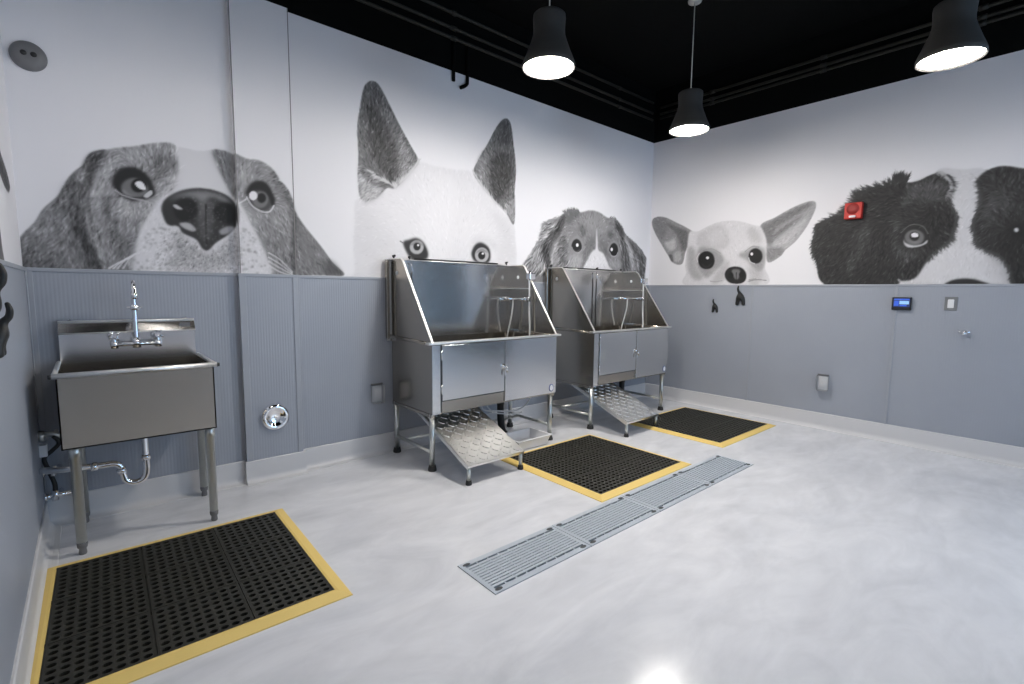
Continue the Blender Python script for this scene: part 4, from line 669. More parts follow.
h=MB(); h.tube(bez([(-2.725,-.0125,3.26),(-2.725,-.0125,3.0),(-2.732,-.016,2.962),(-2.755,-.018,2.938),(-2.80,-.022,2.912)],5),.014,10); tag(h.build('pipe_elbow',M['black']),'bent black pipe end poking below the black wall band','pipe')

# ------------------------------------------------------------------ utility sink
sk=thing('utility_sink','stainless steel utility sink on four pipe legs under the beagle print','sink',(-5.035,0,0))
SW=.305
# basin: open box with rolled rim
f=MB(); yf,yb=-.545,-.045; z0,z1=.525,.862
f.box(-SW,SW,yf,yf+.006,z0,z1); f.box(-SW,SW,yb-.006,yb,z0,z1); f.box(-SW,-SW+.006,yf,yb,z0,z1); f.box(SW-.006,SW,yf,yb,z0,z1); f.box(-SW,SW,yf,yb,z0,z0+.006)
f.add([(-SW+.01,yf+.01,.60),(SW-.01,yf+.01,.60),(SW-.01,yb-.01,.60),(-SW+.01,yb-.01,.60)],[(0,1,2,3)])
f.build('basin',M['steel_shaded'],sk)
f=MB(); f.tube([(-SW-.012,yf-.012,z1+.004),(SW+.012,yf-.012,z1+.004)],.0125,12)
f.build('front_rim',M['rim'],sk)
for s in(-1,1):
    f=MB(); f.tube([(s*(SW+.004),yf-.005,z1+.006),(s*(SW+.004),yb,z1+.006)],.010,10); f.build('side_rim',M['rim'],sk)
    f=MB(); f.tube([(s*(SW+.012),yf-.012,z1+.002),(s*(SW+.024),yf-.012,z1+.002)],.010,10); f.build('end_plug',M['black_plastic'],sk)
f=MB(); f.prism([(-.05,.83),(-.05,1.012),(-.075,1.016),(-.078,1.022),(-.045,1.072),(-.045,1.085),(-.02,1.088),(-.02,.83)],'x',-SW+.005,SW-.008)
bs=f.build('backsplash',M['steel'],sk)
f=MB(); f.tube([(-SW+.005,-.0765,1.018),(SW-.008,-.0765,1.018)],.004,8); f.build('fold_edge',M['rim'],bs)
f=MB(); f.tube([(-SW+.005,-.047,1.078),(SW-.008,-.047,1.078)],.004,8); f.build('fold_edge',M['rim'],bs)
f=MB(); f.box(SW-.085,SW-.03,-.068,-.064,1.035,1.06,M=None); f.build('maker_plate',M['plastic_grey'],bs)
for s in(-1,1):
    f=MB(); f.lathe([(.0001,.006),(.006,.004),(.008,0)],Matrix.Translation((s*.255,-.033,1.087)),12); f.build('screw_head',M['chrome'],bs)
for sx,sy,lx in((-1,-.49,-.262),(1,-.49,.280),(-1,-.08,-.252),(1,-.08,.297)):
    g=MB(); g.tube([(lx,sy,.530),(lx,sy,.47),(lx,sy,.469),(lx,sy,.055)],[.0235,.0235,.0205,.0205],18)
    lg=g.build('leg',M['galv'],sk)
    q=MB(); q.lathe([(.0001,0),(.014,0),(.016,.006),(.014,.03),(.019,.034),(.021,.05),(.0205,.06),(.0001,.06)],Matrix.Translation((lx,sy,0)),18); q.build('foot',M['plastic_grey'],lg)
# drain trap
g=MB(); g.tube(bez([(.013,-.28,.53),(.013,-.28,.36),(.012,-.28,.29),(-.003,-.28,.245),(-.04,-.28,.232),(-.075,-.28,.25),(-.088,-.28,.295),(-.098,-.28,.335),(-.125,-.28,.352),(-.18,-.28,.354),(-.33,-.25,.358),(-.40,-.22,.36)],6),.0165,14)
tp=g.build('drain_trap',M['chrome'],sk)
for c,d in(((.013,-.28,.36),(0,0,1)),((-.092,-.28,.31),(.3,0,-1)),((-.20,-.28,.354),(1,0,0)),((.013,-.28,.50),(0,0,1))):
    g=MB(); c=Vector(c); d=Vector(d).normalized()*.014; g.tube([c-d,c+d],.0225,14); g.build('slip_nut',M['chrome'],tp)
# faucet
fx=.015
fa=MB()
fa.tube([(fx-.10,-.13,.955),(fx+.10,-.13,.955)],.011,12)
fa.tube([(fx,-.13,.935),(fx,-.13,.985)],.019,14)
for s in(-1,1):
    fa.tube([(fx+s*.095,-.06,1.0),(fx+s*.095,-.085,1.0)],.024,14); fa.tube(bez([(fx+s*.095,-.075,1.0),(fx+s*.095,-.115,1.0),(fx+s*.095,-.13,.985),(fx+s*.095,-.13,.955)],5),.013,12); fa.tube([(fx+s*.095,-.13,.935),(fx+s*.095,-.13,.972)],.016,12)
fc=fa.build('faucet',M['chrome'],sk)
for s in(-1,1):
    g=MB(); 
    for k2 in range(4):
        a=PI/4+PI/2*k2+.2*s; g.tube([(fx+s*.095,-.148,1.005),(fx+s*.095+.03*math.cos(a),-.152,1.005+.03*math.sin(a))],[.007,.005],8)
    g.tube([(fx+s*.095,-.085,1.002),(fx+s*.095,-.156,1.006)],.010,12); g.build('handle',M['chrome'],fc)
g=MB(); g.tube(bez([(fx,-.13,.98),(fx,-.13,1.10),(fx,-.13,1.2),(fx,-.14,1.255),(fx-.002,-.165,1.285),(fx-.003,-.20,1.288),(fx-.004,-.235,1.265),(fx-.004,-.25,1.22)],6),[.0125]*18+[.011]*25,12); g.tube([(fx-.004,-.249,1.235),(fx-.004,-.252,1.20)],.015,12); g.build('spout',M['chrome'],fc)
g=MB(); g.tube([(fx-.034,-.13,1.153),(fx+.034,-.13,1.153)],.006,10); g.tube([(fx,-.13,1.138),(fx,-.13,1.168)],.019,14); g.build('collar',M['chrome'],fc)

# supply valves in the corner left of the sink
vx=-5.395
pv=thing('supply_valves','chrome water supply valves and pipes in the corner left of the sink','valve',(vx,-.10,0))
g=MB(); g.tube([(-.045,0,.515),(.015,0,.51),(.04,0,.495)],.011,10); g.tube([(.02,0,.507),(.02,.08,.507)],.010,10); g.tube([(-.035,0,.53),(-.035,0,.48)],.016,10); g.build('upper_pipe',M['galv'],pv)
g=MB(); g.box(-.05,-.015,-.02,.012,.40,.462,b=.004); g.build('tag',M['plastic_white'],pv)
g=MB(); g.tube(bez([(.01,0,.50),(.03,.0,.46),(.0,.01,.42),(-.03,.0,.39),(-.02,0,.33),(.0,.0,.25),(.0,.0,.2)],6),.010,10); g.build('braided_hose',M['rubber'],pv)
for z,l in((.315,.05),(.185,.07)):
    g=MB(); g.tube([(-.03,0,z),(l-.01,0,z+.004)],.014,12); g.tube([(.0,0,z-.022),(.0,0,z+.03)],.016,12); g.tube([(.02,.0,z),(.02,.085,z)],.011,10)
    v=g.build('valve_body',M['chrome'],pv)
    g=MB(); g.lathe([(.0001,0),(.020,.0),(.024,.006),(.020,.012),(.0001,.012)],Matrix.Translation((-.032,0,z))@Matrix.Rotation(R(-90),4,'Y'),14); g.build('valve_handle',M['chrome'],v)

# ------------------------------------------------------------------ dog wash tubs
def make_tub():
    r=thing('dog_wash_tub','','tub')
    xl,xr,yf,yb,zb,zr=-.605,.595,-.625,-.045,.405,.893
    t=.004
    # cabinet with sunken basin
    g=MB(); g.box(xl,xl+t,yf,yb,zb,zr); g.box(xr-t,xr,yf,yb,zb,zr); g.box(xl,xr,yb-t,yb,zb,zr); g.box(xl,xr,yf,yf+t,zb,zr); g.box(xl,xr,yf,yb,zb,zb+t)
    zi=.62; g.box(xl+.03,xr-.03,yf+.04,yb-.02,zi,zi+t); 
    g.box(xl+.03,xl+.034,yf+.04,yb-.02,zi,zr); g.box(xr-.034,xr-.03,yf+.04,yb-.02,zi,zr); g.box(xl+.03,xr-.03,yf+.04,yf+.044,zi,zr); g.box(xl+.03,xr-.03,yb-.024,yb-.02,zi,zr)
    g.box(xl,xl+.034,yf,yb,zr-t,zr); g.box(xr-.034,xr,yf,yb,zr-t,zr); g.box(xl,xr,yf,yf+.044,zr-t,zr); g.box(xl,xr,yb-.024,yb,zr-t,zr)
    cab=g.build('tub_body',M['steel_shaded'],r)
    g=MB(); g.box(xl+.066,xr-.02,yf-.0008,yf+.002,zb+.002,zr-.01); g.build('front_sheet',M['steel_shaded'],cab)
    g=MB(); g.box(xl+.066,xl+.077,yf-.0014,yf+.001,zb+.01,zr-.004); g.box(xl+.066,xl+.642,yf-.0014,yf+.001,.489,.4965); g.box(xl+.6385,xl+.6425,yf-.0014,yf+.001,.49,zr-.004); g.build('door_gap_shade',M['dark'],cab)  # flat dark strips colour in the shade of the gaps round the door
    g=MB(); g.box(xl,xl+.064,yf-.003,yf+.002,zb,zr-.006); g.build('corner_post',M['steel'],cab)
    g=MB(); g.box(xl-.004,xl+.02,yf+.01,yb,zb-.022,zb); g.build('frame_rail',M['steel_shaded'],cab)
    g=MB(); g.box(xr-.02,xr+.004,yf+.01,yb,zb-.022,zb); g.build('frame_rail',M['steel_shaded'],cab)
    # rim along the front and sides
    g=MB(); g.box(xl-.034,xr+.052,yf-.018,yf+.03,zr,zr+.016,b=.004); g.build('front_rim',M['rim'],r)
    for s,x in((-1,xl),(1,xr)):
        g=MB(); g.tube([(x+s*.004,yf+.03,zr+.004),(x+s*.004,-.035,zr+.02)],.011,10); g.build('side_rim',M['steel_shaded'],r)
    # splash panels
    zt=1.492; ip=[(-.03,zr),(-.03,zt),(-.205,zt),(-.225,zt-.012),(yf-.002,zr+.012),(yf,zr)]
    for x,s in((xl,-1),(xr,1)):
        g=MB(); g.prism(ip,'x',x-.002 if s<0 else x-.004,x+.004 if s<0 else x+.002); sp=g.build('side_panel',M['steel_shaded'],r)
        pth=[(-.03,zt),(-.207,zt),(-.228,zt-.016),(yf-.004,zr+.012)]; g=MB()
        q=[(a,b+.006) for a,b in pth[:1]]+[(pth[1][0]-.001,zt+.006),(pth[2][0]-.006,pth[2][1]+.003),(pth[3][0]-.006,pth[3][1]+.004)]
        g.prism(pth+q[::-1],'x',x-.008,x+.008); g.build('panel_edge',M['rim'],sp)
        g=MB(); g.lathe([(.0001,.004),(.014,.003),(.016,0)],Matrix.Translation((x+(-.003 if s<0 else -.004),-.145,1.388))@Matrix.Rotation(R(-90),4,'Y'),18); g.build('plug_button',M['plastic_white'],sp)
    g=MB(); g.box(xl-.04,xr+.04,-.036,-.026,zr-.02,zt,0); g.box(xl-.04,xr+.04,-.06,-.026,zt-.006,zt,0)
    bp=g.build('back_panel',M['steel'],r)
    g=MB(); g.tube([(xl+.05,-.046,zt+.002),(xr-.06,-.046,zt+.002)],.005,8); g.build('top_edge',M['rim'],bp)
    for s,x in((-1,xl-.03),(1,xr+.03)):
        g=MB(); g.box(x-.012,x+.012,-.055,-.024,zr,zt-.01,b=.003); g.build('back_channel',M['steel_shaded'],bp)
    # tether rail with eyelets along the top
    g=MB(); g.tube([(xl+.21,-.03,zt+.014),(xr-.15,-.03,zt+.014)],.007,8)
    for x in(xl+.25,0,xr-.19): g.tube([(x,-.03,zt-.004),(x,-.03,zt+.014)],.006,8)
    rl=g.build('tether_rail',M['black_plastic'],r)
    for x in(xl+.03,xl+.165,xr-.05):
        g=MB(); g.tube([(x,-.035,zt-.002),(x,-.035,zt+.022)],.006,8); g.tube([(x-.010,-.035,zt+.024),(x+.012,-.035,zt+.032)],.009,8); g.build('eyelet',M['black_plastic'],rl)
    # door, hinges, lock
    g=MB(); g.box(xl+.078,xl+.638,yf-.009,yf-.001,.497,zr-.008,b=.0015); dr=g.build('door',M['steel'],r)
    for z in(.815,.575):
        g=MB(); g.tube([(xl+.073,yf-.008,z-.034),(xl+.073,yf-.008,z+.034)],.0045,10); g.box(xl+.076,xl+.097,yf-.0108,yf-.008,z-.032,z+.032); g.build('hinge',M['steel'],dr)
    lx=xl+.628
    g=MB(); g.lathe([(.0001,.018),(.016,.016),(.019,.008),(.02,0)],Matrix.Translation((lx,yf-.009,.69))@Matrix.Rotation(R(90),4,'X'),18); g.tube([(lx,yf-.027,.69),(lx+.012,yf-.036,.672),(lx+.02,yf-.036,.645)],[.008,.009,.007],10); g.build('lock_handle',M['chrome'],dr)
    g=MB(); g.tube([(lx+.002,yf-.026,.684),(lx+.004,yf-.030,.664)],.004,8); g.box(lx-.006,lx+.012,yf-.032,yf-.029,.622,.665,b=.001); g.build('key',M['chrome'],dr)
    g=MB(); g.box(xl+.643,xr-.001,yf-.014,yf-.001,zb+.012,zr-.004,b=.002); fp=g.build('front_panel',M['steel'],r)
    g=MB(); bx,bz=xr-.055,.462; g.lathe([(.0001,.003),(.0225,.003),(.0225,0)],Matrix.Translation((bx,yf-.014,bz))@Matrix.Rotation(R(90),4,'X')@Matrix.Diagonal((.85,1.1,1,1)),28,0,False)
    g.lathe([(.0225,.0028),(.0285,.0028),(.0285,0)],Matrix.Translation((bx,yf-.014,bz))@Matrix.Rotation(R(90),4,'X')@Matrix.Diagonal((.85,1.1,1,1)),28,1,False); g.build('badge',[M['plastic_white'],M['blue']],fp)
    # legs
    for x in(xl+.015,xr-.022):
        for y in(-.595,-.075):
            g=MB(); g.tube([(x,y,zb),(x,y,.036)],.0195,16); lg=g.build('leg',M['galv'],r)
            g=MB(); g.lathe([(.0001,0),(.030,0),(.031,.01),(.024,.04),(.0001,.04)],Matrix.Translation((x,y,0)),16); g.build('rubber_foot',M['rubber'],lg)
        g=MB(); g.tube([(x,-.58,.13),(x,-.09,.13)],.0125,12); g.build('stretcher',M['galv'],r)
    g=MB(); g.tube([(xl+.02,-.22,.135),(xr-.03,-.22,.135)],.011,12); g.build('stretcher',M['galv'],r)
    g=MB(); g.tube([(xl+.02,-.52,zb-.012),(xl+.02,-.582,.345)],.006,8); g.build('gusset',M['galv'],r)
    # diamond plate ramp: slides out from under the tub
    rx0,rx1=xl+.045,xl+.535; a=math.atan2(.39-.135,.62-.0); 
    M0=Matrix.Translation((0,-.985,.135))@Matrix.Rotation(R(21.5),4,'X')
    g=MB(); ln=.70; g.box(rx0,rx1,0,ln,-.006,0,M=M0); g.box(rx0,rx0+.004,0,ln,-.03,0,M=M0); g.box(rx1-.004,rx1,0,ln,-.03,0,M=M0); g.box(rx0,rx1,0,.004,-.02,0,M=M0)
    p=.050; nx=int((rx1-rx0)/p); ny=int(ln/p)
    for i in range(nx):
        for j in range(ny):
            cx,cy=rx0+(i+.65)*p,(j+.6)*p; an=R(45) if (i+j)%2 else R(-45); q=[]
            ca,sa=math.cos(an),math.sin(an)
            ring=[(-.026,0),(-.012,.0055),(.012,.0055),(.026,0),(.012,-.0055),(-.012,-.0055)]
            V=[(cx+u*ca-v*sa,cy+u*sa+v*ca,.0) for u,v in ring]+[(cx+.72*(u*ca-v*sa),cy+.72*(u*sa+v*ca),.0055) for u,v in ring]
            g.add(V,[(0,1,7,6),(1,2,8,7),(2,3,9,8),(3,4,10,9),(4,5,11,10),(5,0,6,11),(6,7,8,9,10,11)],0,False,M0)
    rp=g.build('ramp',M['plate'],r)
    for x in(rx0+.018,rx1-.018):
        g=MB(); g.tube([(x,-.965,.128),(x,-.965,.028)],.0135,12); g.lathe([(.0001,0),(.021,0),(.0215,.008),(.017,.03),(.0001,.03)],Matrix.Translation((x,-.965,0)),14,1); g.build('ramp_leg',[M['galv'],M['rubber']],rp)
    # shower mixer, hand spray and hoses on the right side panel
    xi=xr-.012
    g=MB(); g.tube([(xi-.045,-.03,1.196),(xi-.045,-.36,1.192)],.011,12)
    for y in(-.07,-.30): g.tube([(xi,y,1.195),(xi-.045,y,1.195)],.014,12); g.tube([(xi-.045,y-.03,1.195),(xi-.045,y+.03,1.195)],.017,12)
    fc=g.build('mixer_tap',M['chrome'],r)
    for y in(-.04,-.34):
        g=MB(); g.tube([(xi-.045,y-.02,1.195),(xi-.045,y+.02,1.195)],.021,12); g.tube([(xi-.06,y,1.195),(xi-.095,y,1.21)],[.008,.006],8); g.build('tap_handle',M['chrome'],fc)
    g=MB(); g.box(xi-.10,xi,-.30,-.02,1.284,1.289); g.build('shelf',M['rim'],r)
    g=MB(); g.tube(bez([(xi-.045,-.14,1.19),(xi-.05,-.14,1.10),(xi-.055,-.12,1.0),(xi-.06,-.08,.84),(xi-.07,-.1,.70)],6),.007,10); g.build('supply_hose',M['hose'],fc)
    g=MB(); g.tube(bez([(xi-.02,-.325,1.39),(xi-.02,-.328,1.25),(xi-.02,-.33,1.08),(xi-.02,-.34,.9),(xi-.03,-.34,.72)],6),.008,10); g.build('spray_hose',M['hose'],fc)
    g=MB(); g.box(xi-.035,xi+.03,-.352,-.302,1.365,1.42,b=.006); g.tube([(xi-.02,-.327,1.36),(xi-.02,-.327,1.44)],.013,12); g.build('hose_holder',M['chrome'],fc)
    # drain pipe below
    g=MB(); g.tube(bez([(.27,-.3,.405),(.27,-.3,.28),(.275,-.3,.16),(.30,-.29,.07),(.34,-.28,.022)],5),.029,14); g.tube([(.27,-.3,.36),(.27,-.3,.30)],.034,14); g.build('drain_pipe',M['rubber'],r)
    return r
t1=make_tub(); t1.location=(-2.85,0,0)
t2=dup(t1); t2.location=(-1.150,0,0)
for ch in t2.children:
    if ch.name.startswith('tether_rail'): [c for c in ch.children][1].location.x=.565
tag(t1,'nearer stainless dog wash tub, with a white tray beneath','tub','dog wash tubs')
tag(t2,'farther stainless dog wash tub, nearest the room corner','tub','dog wash tubs')
g=MB(); g.tube(bez([(.39,-.56,.402),(.36,-.54,.34),(.31,-.52,.30),(.22,-.50,.285),(.10,-.48,.30),(-.03,-.46,.325),(-.06,-.44,.40)],6),.006,8); g.build('drain_hose',M['hose'],t1)
g=MB(); g.tube(bez([(.32,-.53,.27),(.25,-.50,.255),(.15,-.48,.27),(.05,-.46,.30),(-.03,-.45,.40)],6),.006,8); g.build('drain_hose',M['hose'],t1)
# tether straps hanging inside
def strap(x,z0,z1,label):
    r=thing('tether_strap',label,'strap',(x,-.05,z1))
    h=z1-.055-z0; pts=[]
    g=MB(); n=8
    for i in range(n):
        a,b_=-.055-h*i/n,-.055-h*(i+1)/n; w=.008; dx=.002*math.sin(i*1.3); dx2=.002*math.sin((i+1)*1.3)
        g.add([(-w+dx,-.012,a),(w+dx,-.012,a),(w+dx2,-.012,b_),(-w+dx2,-.012,b_),(-w+dx,-.009,a),(w+dx,-.009,a),(w+dx2,-.009,b_),(-w+dx2,-.009,b_)],[(0,1,2,3),(7,6,5,4),(0,3,7,4),(1,5,6,2)]+([(0,4,5,1)] if i==0 else [])+([(3,2,6,7)] if i==n-1 else []))
    g.build('webbing',M['black_plastic'],r)
    g=MB(); g.tube([(0,-.012,.02),(0,-.016,-.01),(.006,-.014,-.03),(0,-.012,-.06)],.005,8); g.build('snap_hook',M['chrome'],r)
strap(-3.29,1.02,1.452,'black tether strap hanging in the nearer wash tub')
strap(-1.065,.90,1.452,'black tether strap hanging in the farther wash tub')
# pale tray on the floor under the first tub
tr=MB(); x0,x1,y0,y1=-2.72,-2.36,-.70,-.44
def ringv(dx,z): return [(x0+dx,y0+dx,z),(x1-dx,y0+dx,z),(x1-dx,y1-dx,z),(x0+dx,y1-dx,z)]
V=ringv(.025,.003)+ringv(.005,.082)+ringv(-.008,.082)+ringv(-.008,.088)+ringv(.010,.088)+ringv(.03,.008)
F=[(3,2,1,0),(20,21,22,23)]
for l in range(5):
    for i in range(4): F.append((l*4+i,l*4+(i+1)%4,(l+1)*4+(i+1)%4,(l+1)*4+i))
tr.add(V,F); tag(tr.build('plastic_tray',M['tray'],bevel=.003),'pale grey plastic tray on the floor under the nearer wash tub','tray')

# ------------------------------------------------------------------ anti-fatigue mats
def make_mat():
    r=thing('floor_mat','','mat'); w=.5; b=.055; zt=.017
    g=MB(); P=lambda d,z:[(-w+d,-w+d,z),(w-d,-w+d,z),(w-d,w-d,z),(-w+d,w-d,z)]
    V=P(0,0)+P(.002,.004)+P(b-.012,zt+.001)+P(b,zt+.001)+P(b,0.0); F=[]
    for l in range(4):
        for i in range(4): F.append((l*4+i,l*4+(i+1)%4,(l+1)*4+(i+1)%4,(l+1)*4+i))
    g.add(V,F); g.build('yellow_border',M['yellow'],r)
    g=MB(); iw=w-b; nt=3; tile=2*iw/nt; nh=8; gap=.016; cell=(tile-gap)/nh; K=12
    g.box(-iw,iw,-iw,iw,.001,.004)
    for tx in range(nt):
        for ty in range(nt):
            ox,oy=-iw+tx*tile+gap/2,-iw+ty*tile+gap/2
            for i in range(nh):
                for j in range(nh):
                    cx,cy=ox+(i+.5)*cell,oy+(j+.5)*cell; h=cell/2
                    out=[];inn=[];low=[]
                    for q in range(K):
                        a=2*PI*(q+.5)/K; c_,s_=math.cos(a),math.sin(a); m_=max(abs(c_),abs(s_)); out.append((cx+h*c_/m_,cy+h*s_/m_,zt)); inn.append((cx+.0135*c_,cy+.0105*s_,zt-.0008)); low.append((cx+.0135*c_,cy+.0105*s_,.003))
                    # fill square corners
                    g.add(out+inn+low,[(q,(q+1)%K,K+(q+1)%K,K+q) for q in range(K)]+[(K+q,K+(q+1)%K,2*K+(q+1)%K,2*K+q) for q in range(K)])
                    for q,(ex,ey) in enumerate(((1,1),(-1,1),(-1,-1),(1,-1))):
                        a0=3*q+0; a0=[i_ for i_ in range(K) if abs(out[i_][0]-cx-ex*h)<h*.9 and abs(out[i_][1]-cy-ey*h)<h*.9]
                        best=sorted(a0,key=lambda i_:(out[i_][0]-cx-ex*h)**2+(out[i_][1]-cy-ey*h)**2)[:2]
                        g.add([out[best[0]],(cx+ex*h,cy+ey*h,zt),out[best[1]]],[(0,1,2)])
            # tile joints
    for q in range(nt+1):
        c_=-iw+q*tile
        e0,e1=(c_-gap/2 if q else c_),(c_+gap/2 if q<nt else c_)
        for u0,u1 in ((e0,c_-.0016),(c_+.0016,e1)):
            if u1>u0: g.box(u0,u1,-iw,iw,.003,zt+.0006); g.box(-iw,iw,u0,u1,.003,zt+.0006)
    g.build('rubber_grid',M['matblack'],r)
    return r
m1=make_mat()
for i,(cx,cy,sx,sy,rz,l) in enumerate(((-4.943,-1.085,1.01,1.04,-1.0,'yellow bordered black rubber mat in front of the steel sink'),
        (-2.413,-1.205,1.04,.985,0.0,'yellow bordered black rubber mat beside the ramp of the nearer wash tub'),
        (-.793,-1.17,1.07,.975,0.0,'yellow bordered black rubber mat beside the ramp of the farther wash tub'))):
    o=m1 if i==0 else dup(m1); o.location=(cx,cy,.0005); o.rotation_euler=(0,0,R(rz)); o.scale=(sx,sy,1); tag(o,l,'mat','yellow bordered mats')

# ------------------------------------------------------------------ trench drain grates
def make_grate(L_,Wd):
    r=thing('drain_grate','','grate'); g=MB(); z=.004; th=.02
    ex,ey=.022,.030; nx,ny=9,11; cw,ch=(L_-2*ex)/nx,(Wd-2*ey)/ny
    g.box(-L_/2,L_/2,-Wd/2,-Wd/2+ey,z-th,z); g.box(-L_/2,L_/2,Wd/2-ey,Wd/2,z-th,z); g.box(-L_/2,-L_/2+ex,-Wd/2+ey,Wd/2-ey,z-th,z); g.box(L_/2-ex,L_/2,-Wd/2+ey,Wd/2-ey,z-th,z)
    for j in range(1,ny):
        y=-Wd/2+ey+j*ch; g.box(-L_/2+ex,L_/2-ex,y-.0072,y+.0072,z-th,z)
    for i in range(1,nx):
        x=-L_/2+ex+i*cw; g.box(x-.0045,x+.0045,-Wd/2+ey,Wd/2-ey,z-th+.004,z-.0018)
    g.build('grate_plate',M['grate'],r)
    for sx in(-1,1):
        for sy in(-1,1):
            g=MB(); g.lathe([(.0001,.0008),(.016,.0008),(.017,0)],Matrix.Translation((sx*(L_/2-.035),sy*(Wd/2-.020),z))@Matrix.Diagonal((1.2,.62,1,1)),16,0,False); g.build('bolt_recess_shade',M['dark'],r)  # dark disc on the plate colours in the shade of a bolt recess
    return r
gl=(GX1-GX0)/4; g0=make_grate(gl-.004,GY1-GY0-.004)
names=['leftmost grey drain grate, nearest the camera','second grey drain grate from the left, at the mat corner','third grey drain grate from the left, along the mat edge','rightmost grey drain grate, farthest from the camera']
for i in range(4):
    o=g0 if i==0 else dup(g0); o.location=(GX0+gl*(i+.5),(GY0+GY1)/2,0); tag(o,names[i],'drain grate','trench drain grates')

# ------------------------------------------------------------------ things on the walls
# fire alarm
al=thing('fire_alarm','red square fire alarm speaker with clear strobe on the right wall','fire alarm',(0,-2.093,2.0))
g=MB(); g.box(-.045,0,-.066,.066,-.068,.072,b=.006); bd=g.build('alarm_body',M['red'],al)
g=MB(); g.lathe([(.0001,.004),(.012,.006),(.044,.006),(.048,0)],Matrix.Translation((-.045,.002,.018))@Matrix.Rotation(R(-90),4,'Y'),28); g.build('speaker_grille',M['red_dark'],al)
g=MB(); g.box(-.058,-.044,-.024,.026,-.058,-.040,b=.004); g.build('strobe_lens',M['lens'],al)
# round sensor on the back wall
sn=thing('wall_sensor','round grey wall sensor with two dark eyes high on the back wall','sensor',(-5.36,0,2.386))
RX=Matrix.Rotation(R(90),4,'X')
g=MB(); g.lathe([(.0001,.034),(.035,.034),(.05,.03),(.062,.022),(.069,.008),(.069,0)],RX,36); g.build('sensor_body',M['plastic_grey'],sn)
for x in(-.016,.02):
    g=MB(); g.lathe([(.0001,.006),(.010,.005),(.0125,.0)],Matrix.Translation((x,-.034,.004))@RX,18); g.build('sensor_eye',M['black_plastic'],sn)
# tablet
tb=thing('wall_tablet','black wall tablet with lit blue screen on the right wall','tablet',(-T-.002,-2.493,1.192))
g=MB(); g.box(-.024,0,-.066,.066,-.054,.054,b=.005); g.build('tablet_case',M['black_plastic'],tb)
g=MB(); g.box(-.0255,-.0235,-.056,.054,-.026,.045,0)
g.box(-.0262,-.0254,-.052,.050,.030,.042,1); g.box(-.0262,-.0254,-.050,.014,-.004,.024,2); g.box(-.0262,-.0254,.018,.050,-.018,.024,1); g.box(-.0262,-.0254,-.036,.012,-.020,-.008,1); g.build('screen',[M['scr1'],M['scr2'],M['scr3']],tb)
# light switch
sw=thing('light_switch','square grey light switch plate right of the tablet','switch',(-T,-2.803,1.200))
g=MB(); g.box(-.006,0,-.040,.040,-.055,.055,b=.002); g.box(-.008,-.005,-.026,.026,-.042,.042); g.build('switch_plate',[M['steel_face']],sw)
g=MB(); g.box(-.012,-.004,-.019,.019,-.034,.034,b=.003); g.build('rocker',M['plastic_white'],sw)
# small knob
kb=thing('robe_hook','small chrome robe hook below the light switch','hook',(-T,-2.90,.975))
RY=Matrix.Rotation(R(-90),4,'Y')
g=MB(); g.lathe([(.0001,.005),(.016,.004),(.018,0)],RY,20); g.build('hook_plate',M['chrome'],kb)
g=MB(); g.tube([(-.004,0,0),(-.04,0,-.004)],.008,12); g.ball((-.042,0,-.002),.015); g.tube([(-.03,-.036,.012),(-.034,0,-.004),(-.03,.036,.012)],.007,8); g.build('hook_prong',M['chrome'],kb)
# weatherproof outlet covers
def outlet(loc,rz,label):
    r=thing('outlet_cover',label,'outlet cover',loc,rz,'clear outlet covers')
    g=MB(); g.box(-.040,.040,-.008,0,-.062,.062,b=.002); g.build('back_plate',M['plastic_white'],r)
    g=MB(); g.box(-.020,.020,-.012,-.007,-.040,.040,b=.002); g.build('socket',M['plastic_white'],r)
    g=MB(); g.box(-.048,.048,-.060,-.004,-.070,.074,b=.010); g.build('clear_hood',M['clear'],r)
    g=MB(); g.tube([(-.046,-.012,.078),(.046,-.012,.078)],.006,8); g.build('hinge_pin',M['plastic_grey'],r)
outlet((-3.575,-T,.47),0,'clear hooded outlet cover on the back wall left of the nearer wash tub')
outlet((0-T,-1.955,.435),R(-90),'clear hooded outlet cover low on the right wall')
# round chrome cover on the pilaster
ac=thing('access_cover','round domed chrome cover low on the grey pilaster','cover',(-4.314,-PD-T,.418))
g=MB(); g.lathe([(.0001,.012),(.014,.012),(.034,.014),(.048,.020),(.058,.028),(.072,.030),(.084,.022),(.089,.010),(.091,0)],RX,48); g.build('domed_plate',M['chrome'],ac)
g=MB(); g.lathe([(.0001,.012),(.007,.011),(.009,.006),(.009,0)],Matrix.Translation((0,-.012,0))@RX,16); g.build('center_screw',M['rim'],ac)
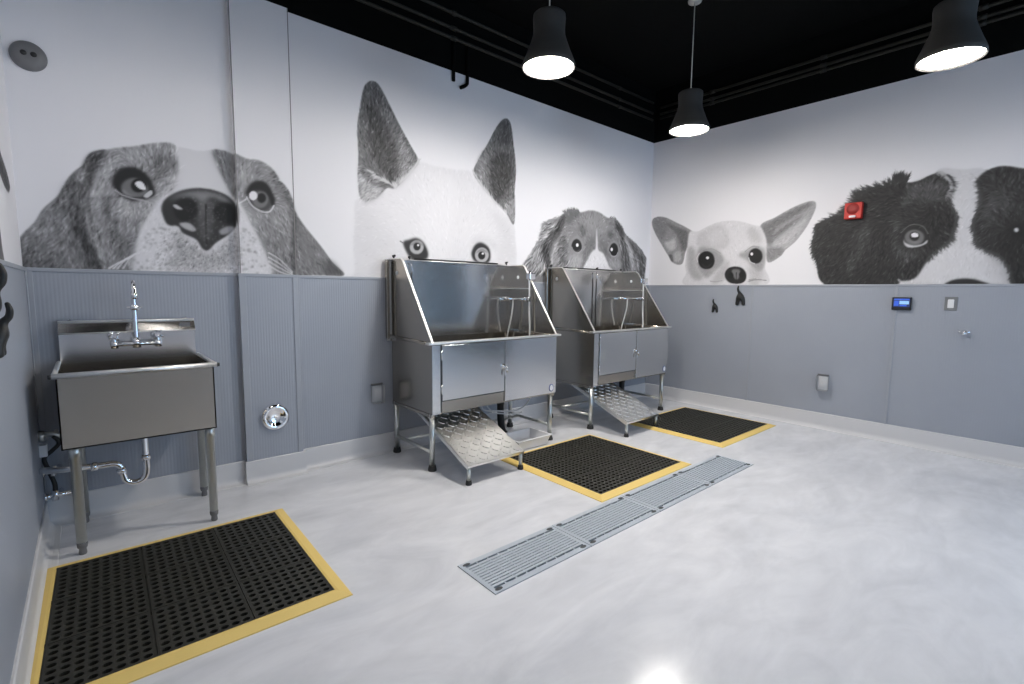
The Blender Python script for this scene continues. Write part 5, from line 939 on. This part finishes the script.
# dog rear coat hooks: rump, two legs with paws, tail
def tail_hook(loc,rz,s,label):
    o=bpy.data.objects.new('coat_hook',None); bpy.data.objects.remove(o)
    bm=bmesh.new(); 
    pts=[(0,-.024,.040,.040,.030),(-.024,-.028,.008,.029,.026),(.024,-.028,.008,.029,.026),(-.030,-.024,-.034,.0165,.0165),(.030,-.024,-.034,.0165,.0165),(-.033,-.032,-.068,.019,.022),(.033,-.032,-.068,.019,.022),
         (-.004,-.044,.062,.015,.015),(-.010,-.062,.082,.0125,.0125),(-.014,-.066,.108,.011,.011),(-.010,-.058,.136,.007,.007)]
    E=[(0,1),(0,2),(1,3),(2,4),(3,5),(4,6),(0,7),(7,8),(8,9),(9,10)]
    me=bpy.data.meshes.new('coat_hook'); me.from_pydata([p[:3] for p in pts],E,[]); me.materials.append(M['iron'])
    o=bpy.data.objects.new('coat_hook',me); COL.objects.link(o)
    sk_=o.modifiers.new('s','SKIN'); 
    for v,p in zip(me.skin_vertices[0].data,pts): v.radius=(p[3],p[4])
    me.skin_vertices[0].data[0].use_root=True
    sk_.use_smooth_shade=True; su=o.modifiers.new('u','SUBSURF'); su.levels=su.render_levels=2
    dg=bpy.context.evaluated_depsgraph_get(); m2=bpy.data.meshes.new_from_object(o.evaluated_get(dg)); o.modifiers.clear(); o.data=m2
    if not m2.materials: m2.materials.append(M['iron'])
    o.location=loc; o.rotation_euler=(0,0,rz); o.scale=(s,s,s); return tag(o,label,'hook','dog rear coat hooks')
tail_hook((-T+.012,-.865,1.103),R(-90),.74,'smaller black dog-rear coat hook on the right wall')
tail_hook((-T+.012,-1.14,1.207),R(-90),1.03,'larger black dog-rear coat hook under the chihuahua nose')
tail_hook((XL+T-.012,-1.30,1.095),R(90),.86,'lower black dog-rear coat hook on the left wall')
tail_hook((XL+T-.012,-1.50,1.19),R(90),1.0,'upper black dog-rear coat hook at the left edge')

# ------------------------------------------------------------------ camera and light
F_,R_,U_=CAM[3:6]
cam=bpy.data.cameras.new('camera'); co=bpy.data.objects.new('camera',cam); COL.objects.link(co)
cam.sensor_width=36; cam.sensor_fit='HORIZONTAL'; cam.lens=CAM[6]/1024*36; cam.clip_start=.02
f_,r_,u_=Vector(F_),Vector(R_),Vector(U_)
Mx=Matrix((r_,u_,-f_)).transposed().to_4x4(); Mx.translation=Vector(CAM[:3]); co.matrix_world=Mx
sc.camera=co
wd=bpy.data.worlds.new('sky'); sc.world=wd; wd.use_nodes=True; bg=wd.node_tree.nodes['Background']; bg.inputs['Color'].default_value=(.52,.72,1.0,1); bg.inputs['Strength'].default_value=SKY_E
pl=bpy.data.lights.new('window_portal','AREA'); pl.shape='RECTANGLE'; pl.size=WX1-WX0; pl.size_y=WZ1-WZ0; pl.cycles.is_portal=True
po=bpy.data.objects.new('window_portal',pl); COL.objects.link(po); po.location=((WX0+WX1)/2,YF-.12,(WZ0+WZ1)/2); po.rotation_euler=(R(90),0,0)
pl2=bpy.data.lights.new('window_portal','AREA'); pl2.shape='RECTANGLE'; pl2.size=WZ1-WZ0; pl2.size_y=RY1-RY0; pl2.cycles.is_portal=True
po=bpy.data.objects.new('window_portal',pl2); COL.objects.link(po); po.location=(.12,(RY0+RY1)/2,(WZ0+WZ1)/2); po.rotation_euler=(0,R(90),0)
sc.view_settings.view_transform='Standard'; sc.view_settings.look='None'; sc.view_settings.gamma=1; sc.view_settings.use_curve_mapping=False; sc.view_settings.exposure=EXPO
